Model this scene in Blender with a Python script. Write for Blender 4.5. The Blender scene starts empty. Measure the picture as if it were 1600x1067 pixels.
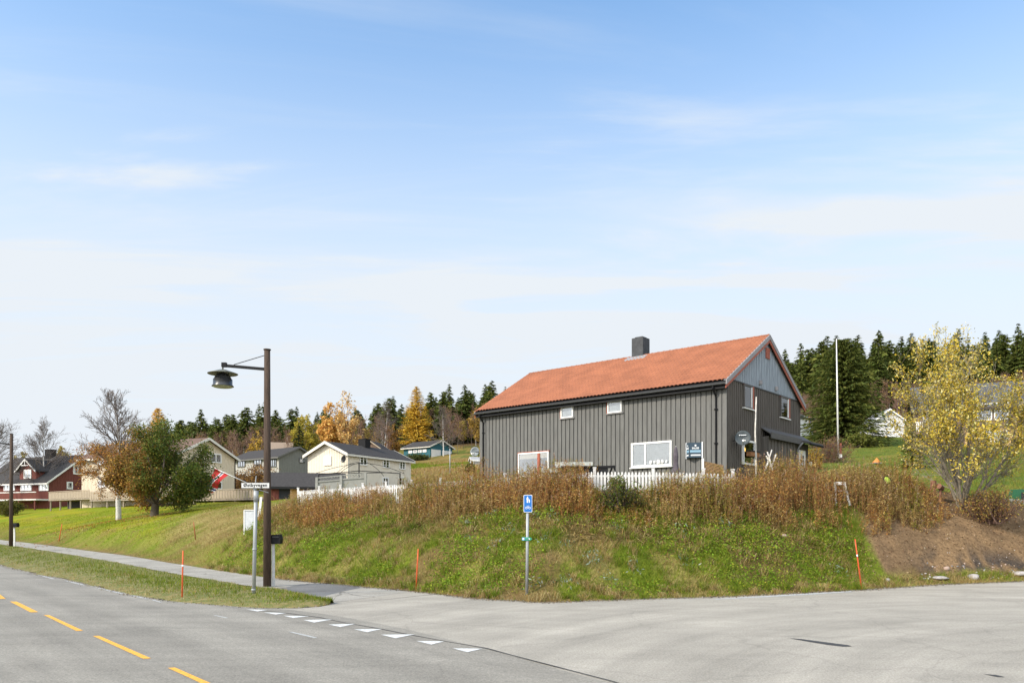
import bpy, math, random
import numpy as np
from mathutils import Vector, Matrix

R = math.radians
scene = bpy.context.scene
col = scene.collection

# ------------------------------------------------------------------ camera
F, HY, CAMZ = 1200.0, 815.0, 2.2          # focal length and horizon row in photo pixels, eye height in metres
cam_data = bpy.data.cameras.new('camera')
cam = bpy.data.objects.new('camera', cam_data)
col.objects.link(cam)
cam.location = (0, 0, CAMZ)
cam.rotation_euler = (R(90), 0, 0)
cam_data.sensor_width = 36
cam_data.lens = 36 * F / 1600
cam_data.shift_y = (HY - 533.5) / 1600
cam_data.clip_start, cam_data.clip_end = 0.1, 6000
scene.camera = cam

# ------------------------------------------------------------------ light and sky
SUN_EL = R(36)
SUN_TO = Vector((-0.85, -0.53, 0)).normalized()      # horizontal direction towards the sun
sun_dir = Vector((SUN_TO.x * math.cos(SUN_EL), SUN_TO.y * math.cos(SUN_EL), math.sin(SUN_EL)))
sd = bpy.data.lights.new('sun', 'SUN')
sd.energy, sd.angle, sd.color = 3.0, R(6), (1.0, 0.90, 0.76)
so = bpy.data.objects.new('sun', sd)
col.objects.link(so)
so.rotation_euler = sun_dir.to_track_quat('Z', 'Y').to_euler()

world = bpy.data.worlds.new('World')
scene.world = world
world.use_nodes = True
wn, wl = world.node_tree.nodes, world.node_tree.links
wn.clear()
SKY_STRENGTH = 0.13
def build_world():
    out = wn.new('ShaderNodeOutputWorld'); bg = wn.new('ShaderNodeBackground')
    sky = wn.new('ShaderNodeTexSky'); sky.sky_type = 'NISHITA'
    sky.sun_disc = False
    sky.sun_elevation = SUN_EL
    sky.sun_rotation = math.atan2(SUN_TO.x, SUN_TO.y)
    sky.air_density, sky.dust_density, sky.ozone_density = 1.0, 0.6, 1.6
    tc = wn.new('ShaderNodeTexCoord')
    sep = wn.new('ShaderNodeSeparateXYZ'); wl.new(tc.outputs['Generated'], sep.inputs[0])
    # thin high cloud, projected on a flat layer: direction.xy / direction.z
    def m(op, a, b=None, c=None):
        n = wn.new('ShaderNodeMath'); n.operation = op
        for i, s in enumerate((a, b, c)):
            if s is None: continue
            if isinstance(s, (int, float)): n.inputs[i].default_value = s
            else: wl.new(s, n.inputs[i])
        return n.outputs[0]
    zz = m('MAXIMUM', m('ADD', sep.outputs[2], 0.06), 0.03)
    cx, cy = m('DIVIDE', sep.outputs[0], zz), m('DIVIDE', sep.outputs[1], zz)
    cmb = wn.new('ShaderNodeCombineXYZ'); wl.new(cx, cmb.inputs[0]); wl.new(cy, cmb.inputs[1])
    def streaks(rot, sx, sy, seed, lo, hi, scale=1.0, dist=0.7):
        mp = wn.new('ShaderNodeMapping'); wl.new(cmb.outputs[0], mp.inputs[0])
        mp.inputs['Rotation'].default_value = (0, 0, R(rot)); mp.inputs['Scale'].default_value = (sx, sy, 1)
        mp.inputs['Location'].default_value = (seed, seed * .37, seed)
        nz = wn.new('ShaderNodeTexNoise'); nz.inputs['Scale'].default_value = scale
        nz.inputs['Detail'].default_value = 9; nz.inputs['Roughness'].default_value = .58; nz.inputs['Distortion'].default_value = dist
        wl.new(mp.outputs[0], nz.inputs['Vector'])
        r = wn.new('ShaderNodeMapRange'); r.interpolation_type = 'SMOOTHSTEP'
        r.inputs[1].default_value, r.inputs[2].default_value = lo, hi
        wl.new(nz.outputs[0], r.inputs[0]); return r.outputs[0]
    s1 = streaks(-38, .45, 1.9, 3.1, .46, .74, dist=1.1)
    s2 = streaks(-24, .5, 1.6, 12.4, .46, .76, dist=1.0)
    big = streaks(-30, .35, .5, 5.2, .36, .62, dist=.2)
    cl = m('MULTIPLY', m('ADD', m('MULTIPLY', s1, .9), m('MULTIPLY', s2, .75)), m('ADD', m('MULTIPLY', big, .8), .15))
    # pale haze towards the horizon
    hz = wn.new('ShaderNodeMapRange'); hz.interpolation_type = 'SMOOTHERSTEP'
    hz.inputs[1].default_value, hz.inputs[2].default_value, hz.inputs[3].default_value, hz.inputs[4].default_value = 0.10, 0.70, 0.96, 0.0
    wl.new(sep.outputs[2], hz.inputs[0])
    fac = m('MINIMUM', m('ADD', hz.outputs[0], m('MULTIPLY', cl, .62)), 1.06)
    mix = wn.new('ShaderNodeMix'); mix.data_type = 'RGBA'
    wl.new(fac, mix.inputs['Factor'])
    tint = wn.new('ShaderNodeMix'); tint.data_type = 'RGBA'; tint.blend_type = 'MULTIPLY'; tint.inputs['Factor'].default_value = 1
    wl.new(sky.outputs[0], tint.inputs['A']); tint.inputs['B'].default_value = (1.02, 1.32, 1.42, 1)
    wl.new(tint.outputs['Result'], mix.inputs['A'])
    mix.inputs['B'].default_value = (3.8, 4.05, 4.32, 1)
    # added fill light: the unseen sky behind the camera is whitened and brightened
    rear_fill = wn.new('ShaderNodeMapRange'); rear_fill.interpolation_type = 'SMOOTHSTEP'
    rear_fill.inputs[1].default_value, rear_fill.inputs[2].default_value, rear_fill.inputs[3].default_value, rear_fill.inputs[4].default_value = 0.15, -0.55, 1.0, 2.0
    wl.new(sep.outputs[1], rear_fill.inputs[0])
    vw = wn.new('ShaderNodeMix'); vw.data_type = 'RGBA'; vw.inputs['B'].default_value = (5.2, 5.1, 4.8, 1)
    wl.new(m('MULTIPLY', m('SUBTRACT', rear_fill.outputs[0], 1.0), .6), vw.inputs['Factor']); wl.new(mix.outputs['Result'], vw.inputs['A'])
    vs = wn.new('ShaderNodeVectorMath'); vs.operation = 'SCALE'; wl.new(vw.outputs['Result'], vs.inputs[0]); wl.new(rear_fill.outputs[0], vs.inputs['Scale'])
    wl.new(vs.outputs[0], bg.inputs['Color'])
    bg.inputs['Strength'].default_value = SKY_STRENGTH
    wl.new(bg.outputs[0], out.inputs[0])
build_world()
scene.view_settings.view_transform = 'Standard'
scene.view_settings.look = 'None'
scene.view_settings.exposure = 0.75
scene.view_settings.gamma = 1

# ------------------------------------------------------------------ small numeric tools
rng = np.random.default_rng(7)
random.seed(7)

def sstep(t):
    t = np.clip(t, 0, 1); return t * t * (3 - 2 * t)

_NT = np.random.default_rng(101).random((256, 256))
def vnoise(x, y):
    x = np.asarray(x, float); y = np.asarray(y, float)
    xi, yi = np.floor(x).astype(int), np.floor(y).astype(int)
    fx, fy = sstep(x - xi), sstep(y - yi)
    g = lambda a, b: _NT[a % 256, b % 256]
    return (g(xi, yi) * (1 - fx) + g(xi + 1, yi) * fx) * (1 - fy) + (g(xi, yi + 1) * (1 - fx) + g(xi + 1, yi + 1) * fx) * fy
def fbm(x, y, o=4):
    s, a, t = 0, 1.0, 0
    for k in range(o):
        s = s + a * vnoise(x * 2 ** k + 17.3 * k, y * 2 ** k + 5.1 * k); t += a; a *= .5
    return s / t

# ------------------------------------------------------------------ lie of the land
def zroad(y):
    return .55 * sstep((np.asarray(y, float) - 28) / 45)
FX = np.array([-600, -45, -22.3, -8.8, -5.2, -3.03, -1.0, .9, 3.67, 6.4, 11.1, 15, 18.9, 40, 100, 500], float)
FY = np.array([690, 68.3, 45.0, 29.3, 26.1, 24.2, 21.9, 20.9, 21.9, 22.6, 24.7, 26.9, 28.4, 35, 52, 170], float)
def foot(x):
    return np.interp(x, FX, FY)
def bankd(x, y):
    x = np.asarray(x, float); y = np.asarray(y, float)
    f = (foot(x - 1) + foot(x) + foot(x + 1)) / 3
    sl = (foot(x + 2) - foot(x - 2)) / 4
    return (y - f) / np.sqrt(1 + sl * sl)

def pz(px, py, Y):
    return ((px - 800) / F * Y, Y, CAMZ + (HY - py) / F * Y)
CP = []
for px, py, Y in [(560, 818, 33), (650, 812, 30.5), (780, 808, 27.5), (840, 808, 26.8), (1000, 810, 26.8), (1140, 813, 27.2), (1340, 806, 29.8),
                  (1470, 800, 31), (1600, 790, 35), (1600, 852, 31.3), (1470, 860, 29), (1000, 872, 24.2), (840, 876, 23.6), (650, 866, 27.2), (560, 866, 29.5),
                  (440, 806, 38), (440, 858, 33.2), (330, 800, 50), (330, 848, 42), (185, 812, 62), (240, 806, 66), (95, 799, 88), (0, 815, 85), (0, 797, 108),
                  (330, 784, 80), (100, 793, 108), (1330, 722, 58), (1308, 708, 68), (1330, 699, 95), (1390, 684, 130), (1540, 697, 75), (1420, 728, 52), (1600, 730, 56),
                  (1255, 680, 115), (1365, 642, 175), (1240, 650, 200), (1590, 630, 180), (760, 692, 280), (650, 694, 235), (690, 713, 180), (690, 744, 110),
                  (560, 775, 82), (480, 776, 82), (420, 757, 112), (350, 728, 220), (100, 765, 250), (0, 765, 250), (470, 712, 220), (560, 775, 60), (700, 760, 75), (1585, 791, 39), (1592, 786, 42)]:
    CP.append(pz(px, py, Y))
for t in np.linspace(0, 22, 6):                       # along the picket fence
    CP.append((3.2 - .762 * t, 29.5 + .647 * t, 3.12 - .013 * t))
CP += [(8.5, 29.5, 3.1), (9.99, 36, 3.4), (-1.8, 46, 3.6), (4, 41, 3.5), (16.5, 43.0, 4.3), (10, 44, 3.9), (13.5, 36, 3.9), (3, 50, 4.2), (14, 31.5, 3.1), (19, 37, 3.9),
       (0, 330, 40), (150, 330, 52), (-200, 320, 14), (-400, 500, 20), (300, 300, 60), (0, 600, 60), (400, 600, 90), (-300, 250, 8), (250, 130, 24), (120, 70, 11), (60, 50, 5.5), (-120, 180, 7)]
for fx, fy in zip(FX[1:-1], FY[1:-1]):
    CP.append((fx, fy, float(zroad(fy))))
CP = np.array(CP)
_c = 3.0
def _phi(r2): return np.sqrt(r2 + _c * _c)
_A = np.zeros((len(CP) + 3, len(CP) + 3))
_d2 = ((CP[:, None, :2] - CP[None, :, :2]) ** 2).sum(-1)
_A[:len(CP), :len(CP)] = _phi(_d2) - .35 * np.eye(len(CP))
_A[:len(CP), -3:] = np.c_[np.ones(len(CP)), CP[:, :2]]
_A[-3:, :len(CP)] = _A[:len(CP), -3:].T
_W = np.linalg.solve(_A, np.r_[CP[:, 2], 0, 0, 0])
def hz(x, y, rough=True):
    x = np.asarray(x, float); y = np.asarray(y, float); sh = x.shape
    x, y = x.ravel(), y.ravel(); T = np.empty(len(x))
    for i in range(0, len(x), 20000):
        sl = slice(i, i + 20000)
        r2 = (x[sl, None] - CP[None, :, 0]) ** 2 + (y[sl, None] - CP[None, :, 1]) ** 2
        T[sl] = _phi(r2) @ _W[:-3] + _W[-3] + _W[-2] * x[sl] + _W[-1] * y[sl]
    d = bankd(x, y); zr = zroad(y)
    base = zr - .06 + .07 * sstep((d + .4) / .6)
    w = sstep(d / 2.2)
    T = np.minimum(T, 70)
    z = base + w * (T - base)
    if rough:
        k = sstep((d - .3) / 2)
        z = z + k * (1 - .75 * sstep((-x - 8) / 8)) * ((fbm(x * .9, y * .9, 3) - .5) * .42 + (vnoise(x * 3.1, y * 3.1) - .5) * .07)
    return z.reshape(sh)
def gz(x, y): return float(hz(np.array([x]), np.array([y]))[0])
def G(px, py, ymax=400):
    """where the sight line through a photo pixel meets the land"""
    Y = np.concatenate([np.arange(9, 70, .05), np.arange(70, ymax, .25)])
    X = (px - 800) / F * Y; Z = CAMZ + (HY - py) / F * Y
    below = hz(X, Y) >= Z
    i = int(np.argmax(below)) if below.any() else len(Y) - 1
    return Vector((X[i], Y[i], gz(X[i], Y[i])))
def at(px, py, Y): return Vector(pz(px, py, Y))
def onroad(px, py, h=0.0):
    Y = 20.0
    for _ in range(30): Y = (CAMZ - float(zroad(Y)) - h) * F / (py - HY)
    return ((px - 800) / F * Y, Y)

# ------------------------------------------------------------------ materials
MATS = {}
def nodes_of(name):
    m = bpy.data.materials.new(name); m.use_nodes = True
    nt = m.node_tree; p = nt.nodes['Principled BSDF']
    return m, nt, p
def mat(name, color, rough=.6, var=.12, scale=6.0, bump=0.0, bscale=40.0, metal=0.0, spec=.3, stretch=(1, 1, 1), emit=None):
    """one real colour with procedural wear"""
    if name in MATS: return MATS[name]
    m, nt, p = nodes_of(name); N, L = nt.nodes, nt.links
    p.inputs['Roughness'].default_value = rough; p.inputs['Metallic'].default_value = metal
    p.inputs['Specular IOR Level'].default_value = spec
    tc = N.new('ShaderNodeTexCoord'); mp = N.new('ShaderNodeMapping'); mp.inputs['Scale'].default_value = stretch
    L.new(tc.outputs['Object'], mp.inputs[0])
    nz = N.new('ShaderNodeTexNoise'); nz.inputs['Scale'].default_value = scale; nz.inputs['Detail'].default_value = 6
    L.new(mp.outputs[0], nz.inputs['Vector'])
    cr = N.new('ShaderNodeValToRGB')
    c = np.array(color)
    cr.color_ramp.elements[0].position, cr.color_ramp.elements[1].position = .3, .7
    cr.color_ramp.elements[0].color = (*np.clip(c * (1 - var), 0, 1), 1)
    cr.color_ramp.elements[1].color = (*np.clip(c * (1 + var), 0, 1), 1)
    L.new(nz.outputs[0], cr.inputs[0]); L.new(cr.outputs[0], p.inputs['Base Color'])
    if bump:
        n2 = N.new('ShaderNodeTexNoise'); n2.inputs['Scale'].default_value = bscale; n2.inputs['Detail'].default_value = 4
        L.new(mp.outputs[0], n2.inputs['Vector'])
        b = N.new('ShaderNodeBump'); b.inputs['Strength'].default_value = bump; b.inputs['Distance'].default_value = .02
        L.new(n2.outputs[0], b.inputs['Height']); L.new(b.outputs[0], p.inputs['Normal'])
    if emit:
        p.inputs['Emission Color'].default_value = (*emit[0], 1); p.inputs['Emission Strength'].default_value = emit[1]
    MATS[name] = m; return m
def leafmat(name, trans=.3, rough=.6):
    """foliage: every leaf has its own colour stored on the mesh"""
    if name in MATS: return MATS[name]
    m, nt, p = nodes_of(name); N, L = nt.nodes, nt.links
    a = N.new('ShaderNodeAttribute'); a.attribute_name = 'hue'
    L.new(a.outputs['Color'], p.inputs['Base Color']); p.inputs['Roughness'].default_value = rough
    p.inputs['Specular IOR Level'].default_value = .15
    t = N.new('ShaderNodeBsdfTranslucent'); L.new(a.outputs['Color'], t.inputs[0])
    mx = N.new('ShaderNodeMixShader'); mx.inputs[0].default_value = trans
    L.new(p.outputs[0], mx.inputs[1]); L.new(t.outputs[0], mx.inputs[2])
    L.new(mx.outputs[0], N['Material Output'].inputs[0])
    MATS[name] = m; return m
def glassmat():
    if 'glass' in MATS: return MATS['glass']
    m, nt, p = nodes_of('window_glass'); N, L = nt.nodes, nt.links
    tr = N.new('ShaderNodeBsdfTransparent'); gl = N.new('ShaderNodeBsdfGlossy'); gl.inputs['Roughness'].default_value = .02
    fr = N.new('ShaderNodeFresnel'); fr.inputs['IOR'].default_value = 1.52
    ma = N.new('ShaderNodeMath'); ma.operation = 'MULTIPLY_ADD'; ma.inputs[1].default_value = 1.3; ma.inputs[2].default_value = .07
    tc = N.new('ShaderNodeTexCoord'); nz = N.new('ShaderNodeTexNoise'); nz.inputs['Scale'].default_value = 1.3
    b = N.new('ShaderNodeBump'); b.inputs['Strength'].default_value = .02; b.inputs['Distance'].default_value = .004
    L.new(tc.outputs['Object'], nz.inputs['Vector']); L.new(nz.outputs[0], b.inputs['Height']); L.new(b.outputs[0], gl.inputs['Normal'])
    L.new(fr.outputs[0], ma.inputs[0]); mx = N.new('ShaderNodeMixShader')
    L.new(ma.outputs[0], mx.inputs[0]); L.new(tr.outputs[0], mx.inputs[1]); L.new(gl.outputs[0], mx.inputs[2])
    L.new(mx.outputs[0], N['Material Output'].inputs[0])
    MATS['glass'] = m; return m

# ------------------------------------------------------------------ mesh tools
def raw_mesh(name, V, faces_n, loops, mats, hue=None, smooth=False, midx=None):
    """faces_n: verts per face (array), loops: flat vertex indices"""
    me = bpy.data.meshes.new(name)
    V = np.asarray(V, np.float32); faces_n = np.asarray(faces_n, np.int32); loops = np.asarray(loops, np.int32)
    me.vertices.add(len(V)); me.vertices.foreach_set('co', V.ravel())
    me.loops.add(len(loops)); me.loops.foreach_set('vertex_index', loops)
    me.polygons.add(len(faces_n))
    st = np.concatenate([[0], np.cumsum(faces_n)[:-1]]).astype(np.int32)
    me.polygons.foreach_set('loop_start', st)
    me.polygons.foreach_set('use_smooth', np.full(len(faces_n), bool(smooth)))
    if midx is not None: me.polygons.foreach_set('material_index', np.asarray(midx, np.int32))
    for m in (mats if isinstance(mats, (list, tuple)) else [mats]): me.materials.append(m)
    if hue is not None:
        at_ = me.color_attributes.new('hue', 'FLOAT_COLOR', 'POINT')
        c = np.ones((len(V), 4), np.float32); c[:, :3] = hue
        at_.data.foreach_set('color', c.ravel())
    me.update(calc_edges=True); me.validate()
    return me
def link(name, me, parent=None, loc=(0, 0, 0)):
    o = bpy.data.objects.new(name, me); col.objects.link(o)
    o.parent = parent; o.location = loc
    return o
def tag(o, label=None, cat=None, group=None, kind=None):
    if label: o['label'] = label
    if cat: o['category'] = cat
    if group: o['group'] = group
    if kind: o['kind'] = kind
    return o
def thing(name, loc, label, cat, group=None):
    return tag(link(name, None, None, loc), label, cat, group)

class MB:
    """collects simple solids into one mesh"""
    def __init__(s): s.v, s.f, s.m, s.k = [], [], [], 0
    def add(s, vs, fs):
        b = len(s.v); s.v += [tuple(v) for v in vs]
        for f in fs: s.f.append([b + i for i in f]); s.m.append(s.k)
        return s
    def obox(s, o, a, b, c):
        o, a, b, c = Vector(o), Vector(a), Vector(b), Vector(c)
        vs = [o, o + a, o + a + b, o + b, o + c, o + a + c, o + a + b + c, o + b + c]
        return s.add(vs, [(0, 3, 2, 1), (4, 5, 6, 7), (0, 1, 5, 4), (1, 2, 6, 5), (2, 3, 7, 6), (3, 0, 4, 7)])
    def box(s, c, d):
        c = Vector(c); d = Vector(d)
        return s.obox(c - d / 2, (d.x, 0, 0), (0, d.y, 0), (0, 0, d.z))
    def bar(s, p0, p1, w, h=None, up=(0, 0, 1)):
        h = h or w; p0, p1 = Vector(p0), Vector(p1); d = (p1 - p0); u = Vector(up)
        if abs(d.normalized().dot(u)) > .98: u = Vector((1, 0, 0))
        a = d.cross(u).normalized() * w; b = a.cross(d).normalized() * h
        return s.obox(p0 - a / 2 - b / 2, a, b, d)
    def tube(s, pts, rs, n=8, caps=True):
        pts = [Vector(p) for p in pts]; rs = rs if isinstance(rs, (list, tuple)) else [rs] * len(pts)
        b = len(s.v); d0 = (pts[1] - pts[0]).normalized()
        u = d0.cross(Vector((.31, .2, .93) if abs(d0.z) < .95 else (1, 0, 0))).normalized()
        for i, p in enumerate(pts):
            d = (pts[min(i + 1, len(pts) - 1)] - pts[max(i - 1, 0)]).normalized()
            u = (u - d * u.dot(d)).normalized(); w = d.cross(u)
            for k in range(n):
                t = 2 * math.pi * k / n; s.v.append(tuple(p + (u * math.cos(t) + w * math.sin(t)) * rs[i]))
        for i in range(len(pts) - 1):
            for k in range(n):
                k2 = (k + 1) % n
                s.f.append([b + i * n + k, b + i * n + k2, b + (i + 1) * n + k2, b + (i + 1) * n + k]); s.m.append(s.k)
        if caps:
            s.f.append([b + k for k in range(n)][::-1]); s.m.append(s.k)
            e = b + (len(pts) - 1) * n; s.f.append([e + k for k in range(n)]); s.m.append(s.k)
        return s
    def lathe(s, o, prof, n=20, axis='Z'):
        o = Vector(o); b = len(s.v)
        ax = Vector((0, 0, 1)) if axis == 'Z' else Vector(axis).normalized()
        u = ax.cross(Vector((.2, .9, .3))).normalized(); w = ax.cross(u)
        for r, z in prof:
            for k in range(n):
                t = 2 * math.pi * k / n; s.v.append(tuple(o + ax * z + (u * math.cos(t) + w * math.sin(t)) * r))
        for i in range(len(prof) - 1):
            for k in range(n):
                k2 = (k + 1) % n
                s.f.append([b + i * n + k, b + i * n + k2, b + (i + 1) * n + k2, b + (i + 1) * n + k]); s.m.append(s.k)
        return s
    def prism(s, poly, ext):
        n = len(poly); e = Vector(ext); vs = [Vector(p) for p in poly]; vs = vs + [v + e for v in vs]
        return s.add(vs, [tuple(range(n))[::-1], tuple(range(n, 2 * n))] + [(i, (i + 1) % n, n + (i + 1) % n, n + i) for i in range(n)])
    def ball(s, c, r, sq=(1, 1, 1), seed=0, jit=.0, n=10, m=7):
        rr = random.Random(seed); c = Vector(c); b = len(s.v)
        for i in range(m + 1):
            th = math.pi * i / m
            for k in range(n):
                ph = 2 * math.pi * k / n; q = r * (1 + jit * (rr.random() - .5) * (0 if i in (0, m) else 1))
                s.v.append((c.x + q * sq[0] * math.sin(th) * math.cos(ph), c.y + q * sq[1] * math.sin(th) * math.sin(ph), c.z + q * sq[2] * math.cos(th)))
        for i in range(m):
            for k in range(n):
                k2 = (k + 1) % n
                s.f.append([b + i * n + k, b + (i + 1) * n + k, b + (i + 1) * n + k2, b + i * n + k2]); s.m.append(s.k)
        return s
    def build(s, name, mats, parent=None, smooth=False, loc=(0, 0, 0)):
        nf = [len(f) for f in s.f]; lp = [i for f in s.f for i in f]
        return link(name, raw_mesh(name, np.array(s.v), nf, lp, mats, smooth=smooth, midx=s.m), parent, loc)

def quads_mesh(name, V, mats, hue=None, smooth=False):
    """V: (n,4,3) separate quads; hue (n,3)"""
    n = len(V); h = None if hue is None else np.repeat(hue, 4, 0)
    return raw_mesh(name, V.reshape(-1, 3), np.full(n, 4), np.arange(4 * n), mats, h, smooth)
def tris_mesh(name, V, mats, hue=None):
    n = len(V); h = None if hue is None else np.repeat(hue, 3, 0)
    return raw_mesh(name, V.reshape(-1, 3), np.full(n, 3), np.arange(3 * n), mats, h)
def seg_tubes(segs, n=4):
    """segs (k,8): p0 p1 r0 r1 -> verts, face sizes, loops"""
    S = np.asarray(segs, float); k = len(S); p0, p1, r0, r1 = S[:, :3], S[:, 3:6], S[:, 6], S[:, 7]
    d = p1 - p0; d /= np.linalg.norm(d, axis=1, keepdims=True) + 1e-9
    ref = np.where(np.abs(d[:, 2:3]) < .9, [[0, 0, 1.]], [[1., 0, 0]])
    u = np.cross(d, ref); u /= np.linalg.norm(u, axis=1, keepdims=True); w = np.cross(d, u)
    t = np.arange(n) * 2 * np.pi / n
    ring = u[:, None, :] * np.cos(t)[None, :, None] + w[:, None, :] * np.sin(t)[None, :, None]
    V = np.concatenate([p0[:, None] + ring * r0[:, None, None], p1[:, None] + ring * r1[:, None, None]], 1).reshape(-1, 3)
    a = np.arange(n); b = (a + 1) % n
    f = np.stack([a, b, b + n, a + n], 1)[None] + (np.arange(k) * 2 * n)[:, None, None]
    return V, np.full(k * n, 4), f.reshape(-1)
def tubes_obj(name, segs, m, parent, n=4):
    V, fn, lp = seg_tubes(segs, n)
    return link(name, raw_mesh(name, V, fn, lp, m, smooth=True), parent)
def rand_dirs(n, g):
    v = g.normal(size=(n, 3)); return v / np.linalg.norm(v, axis=1, keepdims=True)
def leaf_quads(P, size, g, flat=0.0, aspect=.6):
    n = len(P); a = rand_dirs(n, g); b = rand_dirs(n, g)
    a[:, 2] *= (1 - flat); a /= np.linalg.norm(a, axis=1, keepdims=True)
    b -= a * (a * b).sum(1, keepdims=True); b /= np.linalg.norm(b, axis=1, keepdims=True)
    s = (np.asarray(size) * g.uniform(.6, 1.3, n))[:, None]; a = a * s; b = b * s * aspect
    return np.stack([P - a * .5, P + b * .5, P + a * .5, P - b * .5], 1)
def pick(pal, n, g, wts=None, jit=.18):
    pal = np.array(pal, float); i = g.choice(len(pal), n, p=wts)
    return np.clip(pal[i] * g.uniform(1 - jit, 1 + jit, (n, 1)) * g.uniform(.94, 1.06, (n, 3)), 0, 1)

# ------------------------------------------------------------------ ground
def axis(spans):
    out = []
    for a, b, st in spans: out.append(np.arange(a, b, st))
    return np.concatenate(out + [[spans[-1][1]]])
gx = axis([(-1600, -300, 100), (-300, -90, 10), (-90, -62, 2.0), (-62, -14, .5), (-14, 26, .22), (26, 60, 1.2), (60, 120, 4), (120, 300, 15), (300, 1600, 100)])
gy = axis([(-200, -20, 30), (-20, 18, 4), (18, 40, .22), (40, 90, .5), (90, 130, 1.6), (130, 330, 6), (330, 600, 25), (600, 2500, 150)])
GX, GY = np.meshgrid(gx, gy)
GZ = hz(GX, GY)
far = sstep((np.hypot(GX, GY) - 500) / 900)
GZ = GZ * (1 - far) + far * 30
def mixc(a, b, t): return a + (np.array(b)[None, None] - a) * t[..., None]
D = bankd(GX, GY)
n1, n2, n3 = fbm(GX * .35, GY * .35), fbm(GX * 1.4 + 40, GY * 1.4), fbm(GX * .09 + 9, GY * .09)
C = np.zeros(GX.shape + (3,)) + np.array([.115, .145, .016])
C = mixc(C, (.25, .19, .07), sstep((n2 - .48) / .14) * (.7 - .4 * sstep((-GX - 8) / 6)))                        # dead grass
C = mixc(C, (.125, .08, .036), sstep((n1 - .53) / .10) * (.8 - .35 * sstep((-GX - 8) / 6)))                      # bare, brown
C = mixc(C, (.115, .075, .035), sstep((D - 4.6 + (n2 - .5) * 3) / 1.2) * sstep((10 - D) / 3) * sstep((GX + 9) / 4) * sstep((40 - GY) / 4) * .8)   # bare and dead below the weeds
C = mixc(C, (.21, .13, .055), sstep((1.0 - D) / .9) * (D > -.5) * .75 * sstep((n2 - .3) / .3))      # brown margin along the asphalt
lawn = np.maximum(sstep((-GX - 12) / 5) * sstep((GY - (49 - .75 * (GX + 17)) + (n2 - .5) * 9) / 5), sstep((-GX - 20.5 + (n2 - .5) * 5) / 3)) * sstep((135 - GY) / 30)
LW = np.zeros_like(C) + np.array([.165, .205, .012]); LW = mixc(LW, (.235, .225, .016), sstep((n1 - .42) / .25)); LW = mixc(LW, (.19, .14, .05), sstep((n2 - .56) / .12) * .35)
C = C + (LW - C) * (lawn * sstep((D - 1.0) / 2))[..., None]
straw = sstep((-GX - 7) / 6) * sstep((D - 1) / 2) * sstep((15 - D) / 5) * sstep((n2 - .33) / .16)
C = mixc(C, (.24, .19, .07), straw * .9 * (1 - lawn))
rl = sstep((GX - 10) / 6) * sstep((GY - 33) / 8) * sstep((125 - GY) / 20)
LW2 = np.zeros_like(C) + np.array([.09, .125, .02]); LW2 = mixc(LW2, (.16, .145, .03), sstep((n2 - .45) / .2)); C = C + (LW2 - C) * rl[..., None]
field = sstep((GY - 62) / 10) * sstep((GX + 34) / 10) * sstep((18 - GX) / 10)
FL = np.zeros_like(C) + np.array([.21, .16, .045]); FL = mixc(FL, (.10, .12, .025), sstep((n1 - .47) / .1)); FL = mixc(FL, (.23, .13, .05), sstep((n3 - .5) / .1) * .5)
C = C + (FL - C) * field[..., None]
fl = np.maximum(sstep((GY - 190) / 30), sstep((GY - 135) / 15) * sstep((GX - 30) / 20))
C = mixc(C, (.10, .065, .035), fl * .9)
dirt = sstep((GX - .462 * GY + (n2 - .5) * 3.6 + (n1 - .5) * 1.5 - .35 * sstep((3 - D) / 3) * 1.5) / .25) * sstep((D - .75 - (n2 - .5) * 1.0) / .35) * sstep((6.6 - D + (n2 - .5) * 1.8) / .4) * (GX > 8) * (GX < 60)
DC = np.zeros_like(C) + np.array([.205, .132, .070]); DC = mixc(DC, (.135, .088, .050), sstep((n2 - .5) / .1) * .6)
DC = DC * (.78 + .44 * fbm(GX * .5, D * 4.5, 3))[..., None]; DC = mixc(DC, (.06, .05, .042), sstep((2.0 - D) / .8) * sstep((n2 - .42) / .1) * sstep((GX - 14) / 2))
C = C + (DC - C) * dirt[..., None]
C = mixc(C, (.10, .09, .08), sstep((.05 - D) / .3))                                # grit below the asphalt
ny, nx = GX.shape
idx = np.arange(ny * nx).reshape(ny, nx)
q = np.stack([idx[:-1, :-1], idx[:-1, 1:], idx[1:, 1:], idx[1:, :-1]], -1).reshape(-1, 4)
m, nt, p = nodes_of('ground'); N, L = nt.nodes, nt.links
a = N.new('ShaderNodeAttribute'); a.attribute_name = 'hue'
tc = N.new('ShaderNodeTexCoord')
nz = N.new('ShaderNodeTexNoise'); nz.inputs['Scale'].default_value = 9; nz.inputs['Detail'].default_value = 8; nz.inputs['Roughness'].default_value = .7
L.new(tc.outputs['Object'], nz.inputs['Vector'])
mr = N.new('ShaderNodeMapRange'); mr.inputs[1].default_value, mr.inputs[2].default_value, mr.inputs[3].default_value, mr.inputs[4].default_value = .3, .7, .55, 1.45
L.new(nz.outputs[0], mr.inputs[0])
vm = N.new('ShaderNodeVectorMath'); vm.operation = 'SCALE'; L.new(a.outputs['Color'], vm.inputs[0]); L.new(mr.outputs[0], vm.inputs['Scale'])
L.new(vm.outputs[0], p.inputs['Base Color']); p.inputs['Roughness'].default_value = .95; p.inputs['Specular IOR Level'].default_value = .05
bp = N.new('ShaderNodeBump'); bp.inputs['Strength'].default_value = .9; bp.inputs['Distance'].default_value = .06
L.new(nz.outputs[0], bp.inputs['Height']); L.new(bp.outputs[0], p.inputs['Normal'])
ground = link('ground', raw_mesh('ground', np.c_[GX.ravel(), GY.ravel(), GZ.ravel()], np.full(len(q), 4), q.ravel(), m, C.reshape(-1, 3), smooth=True))
tag(ground, kind='structure')

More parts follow.
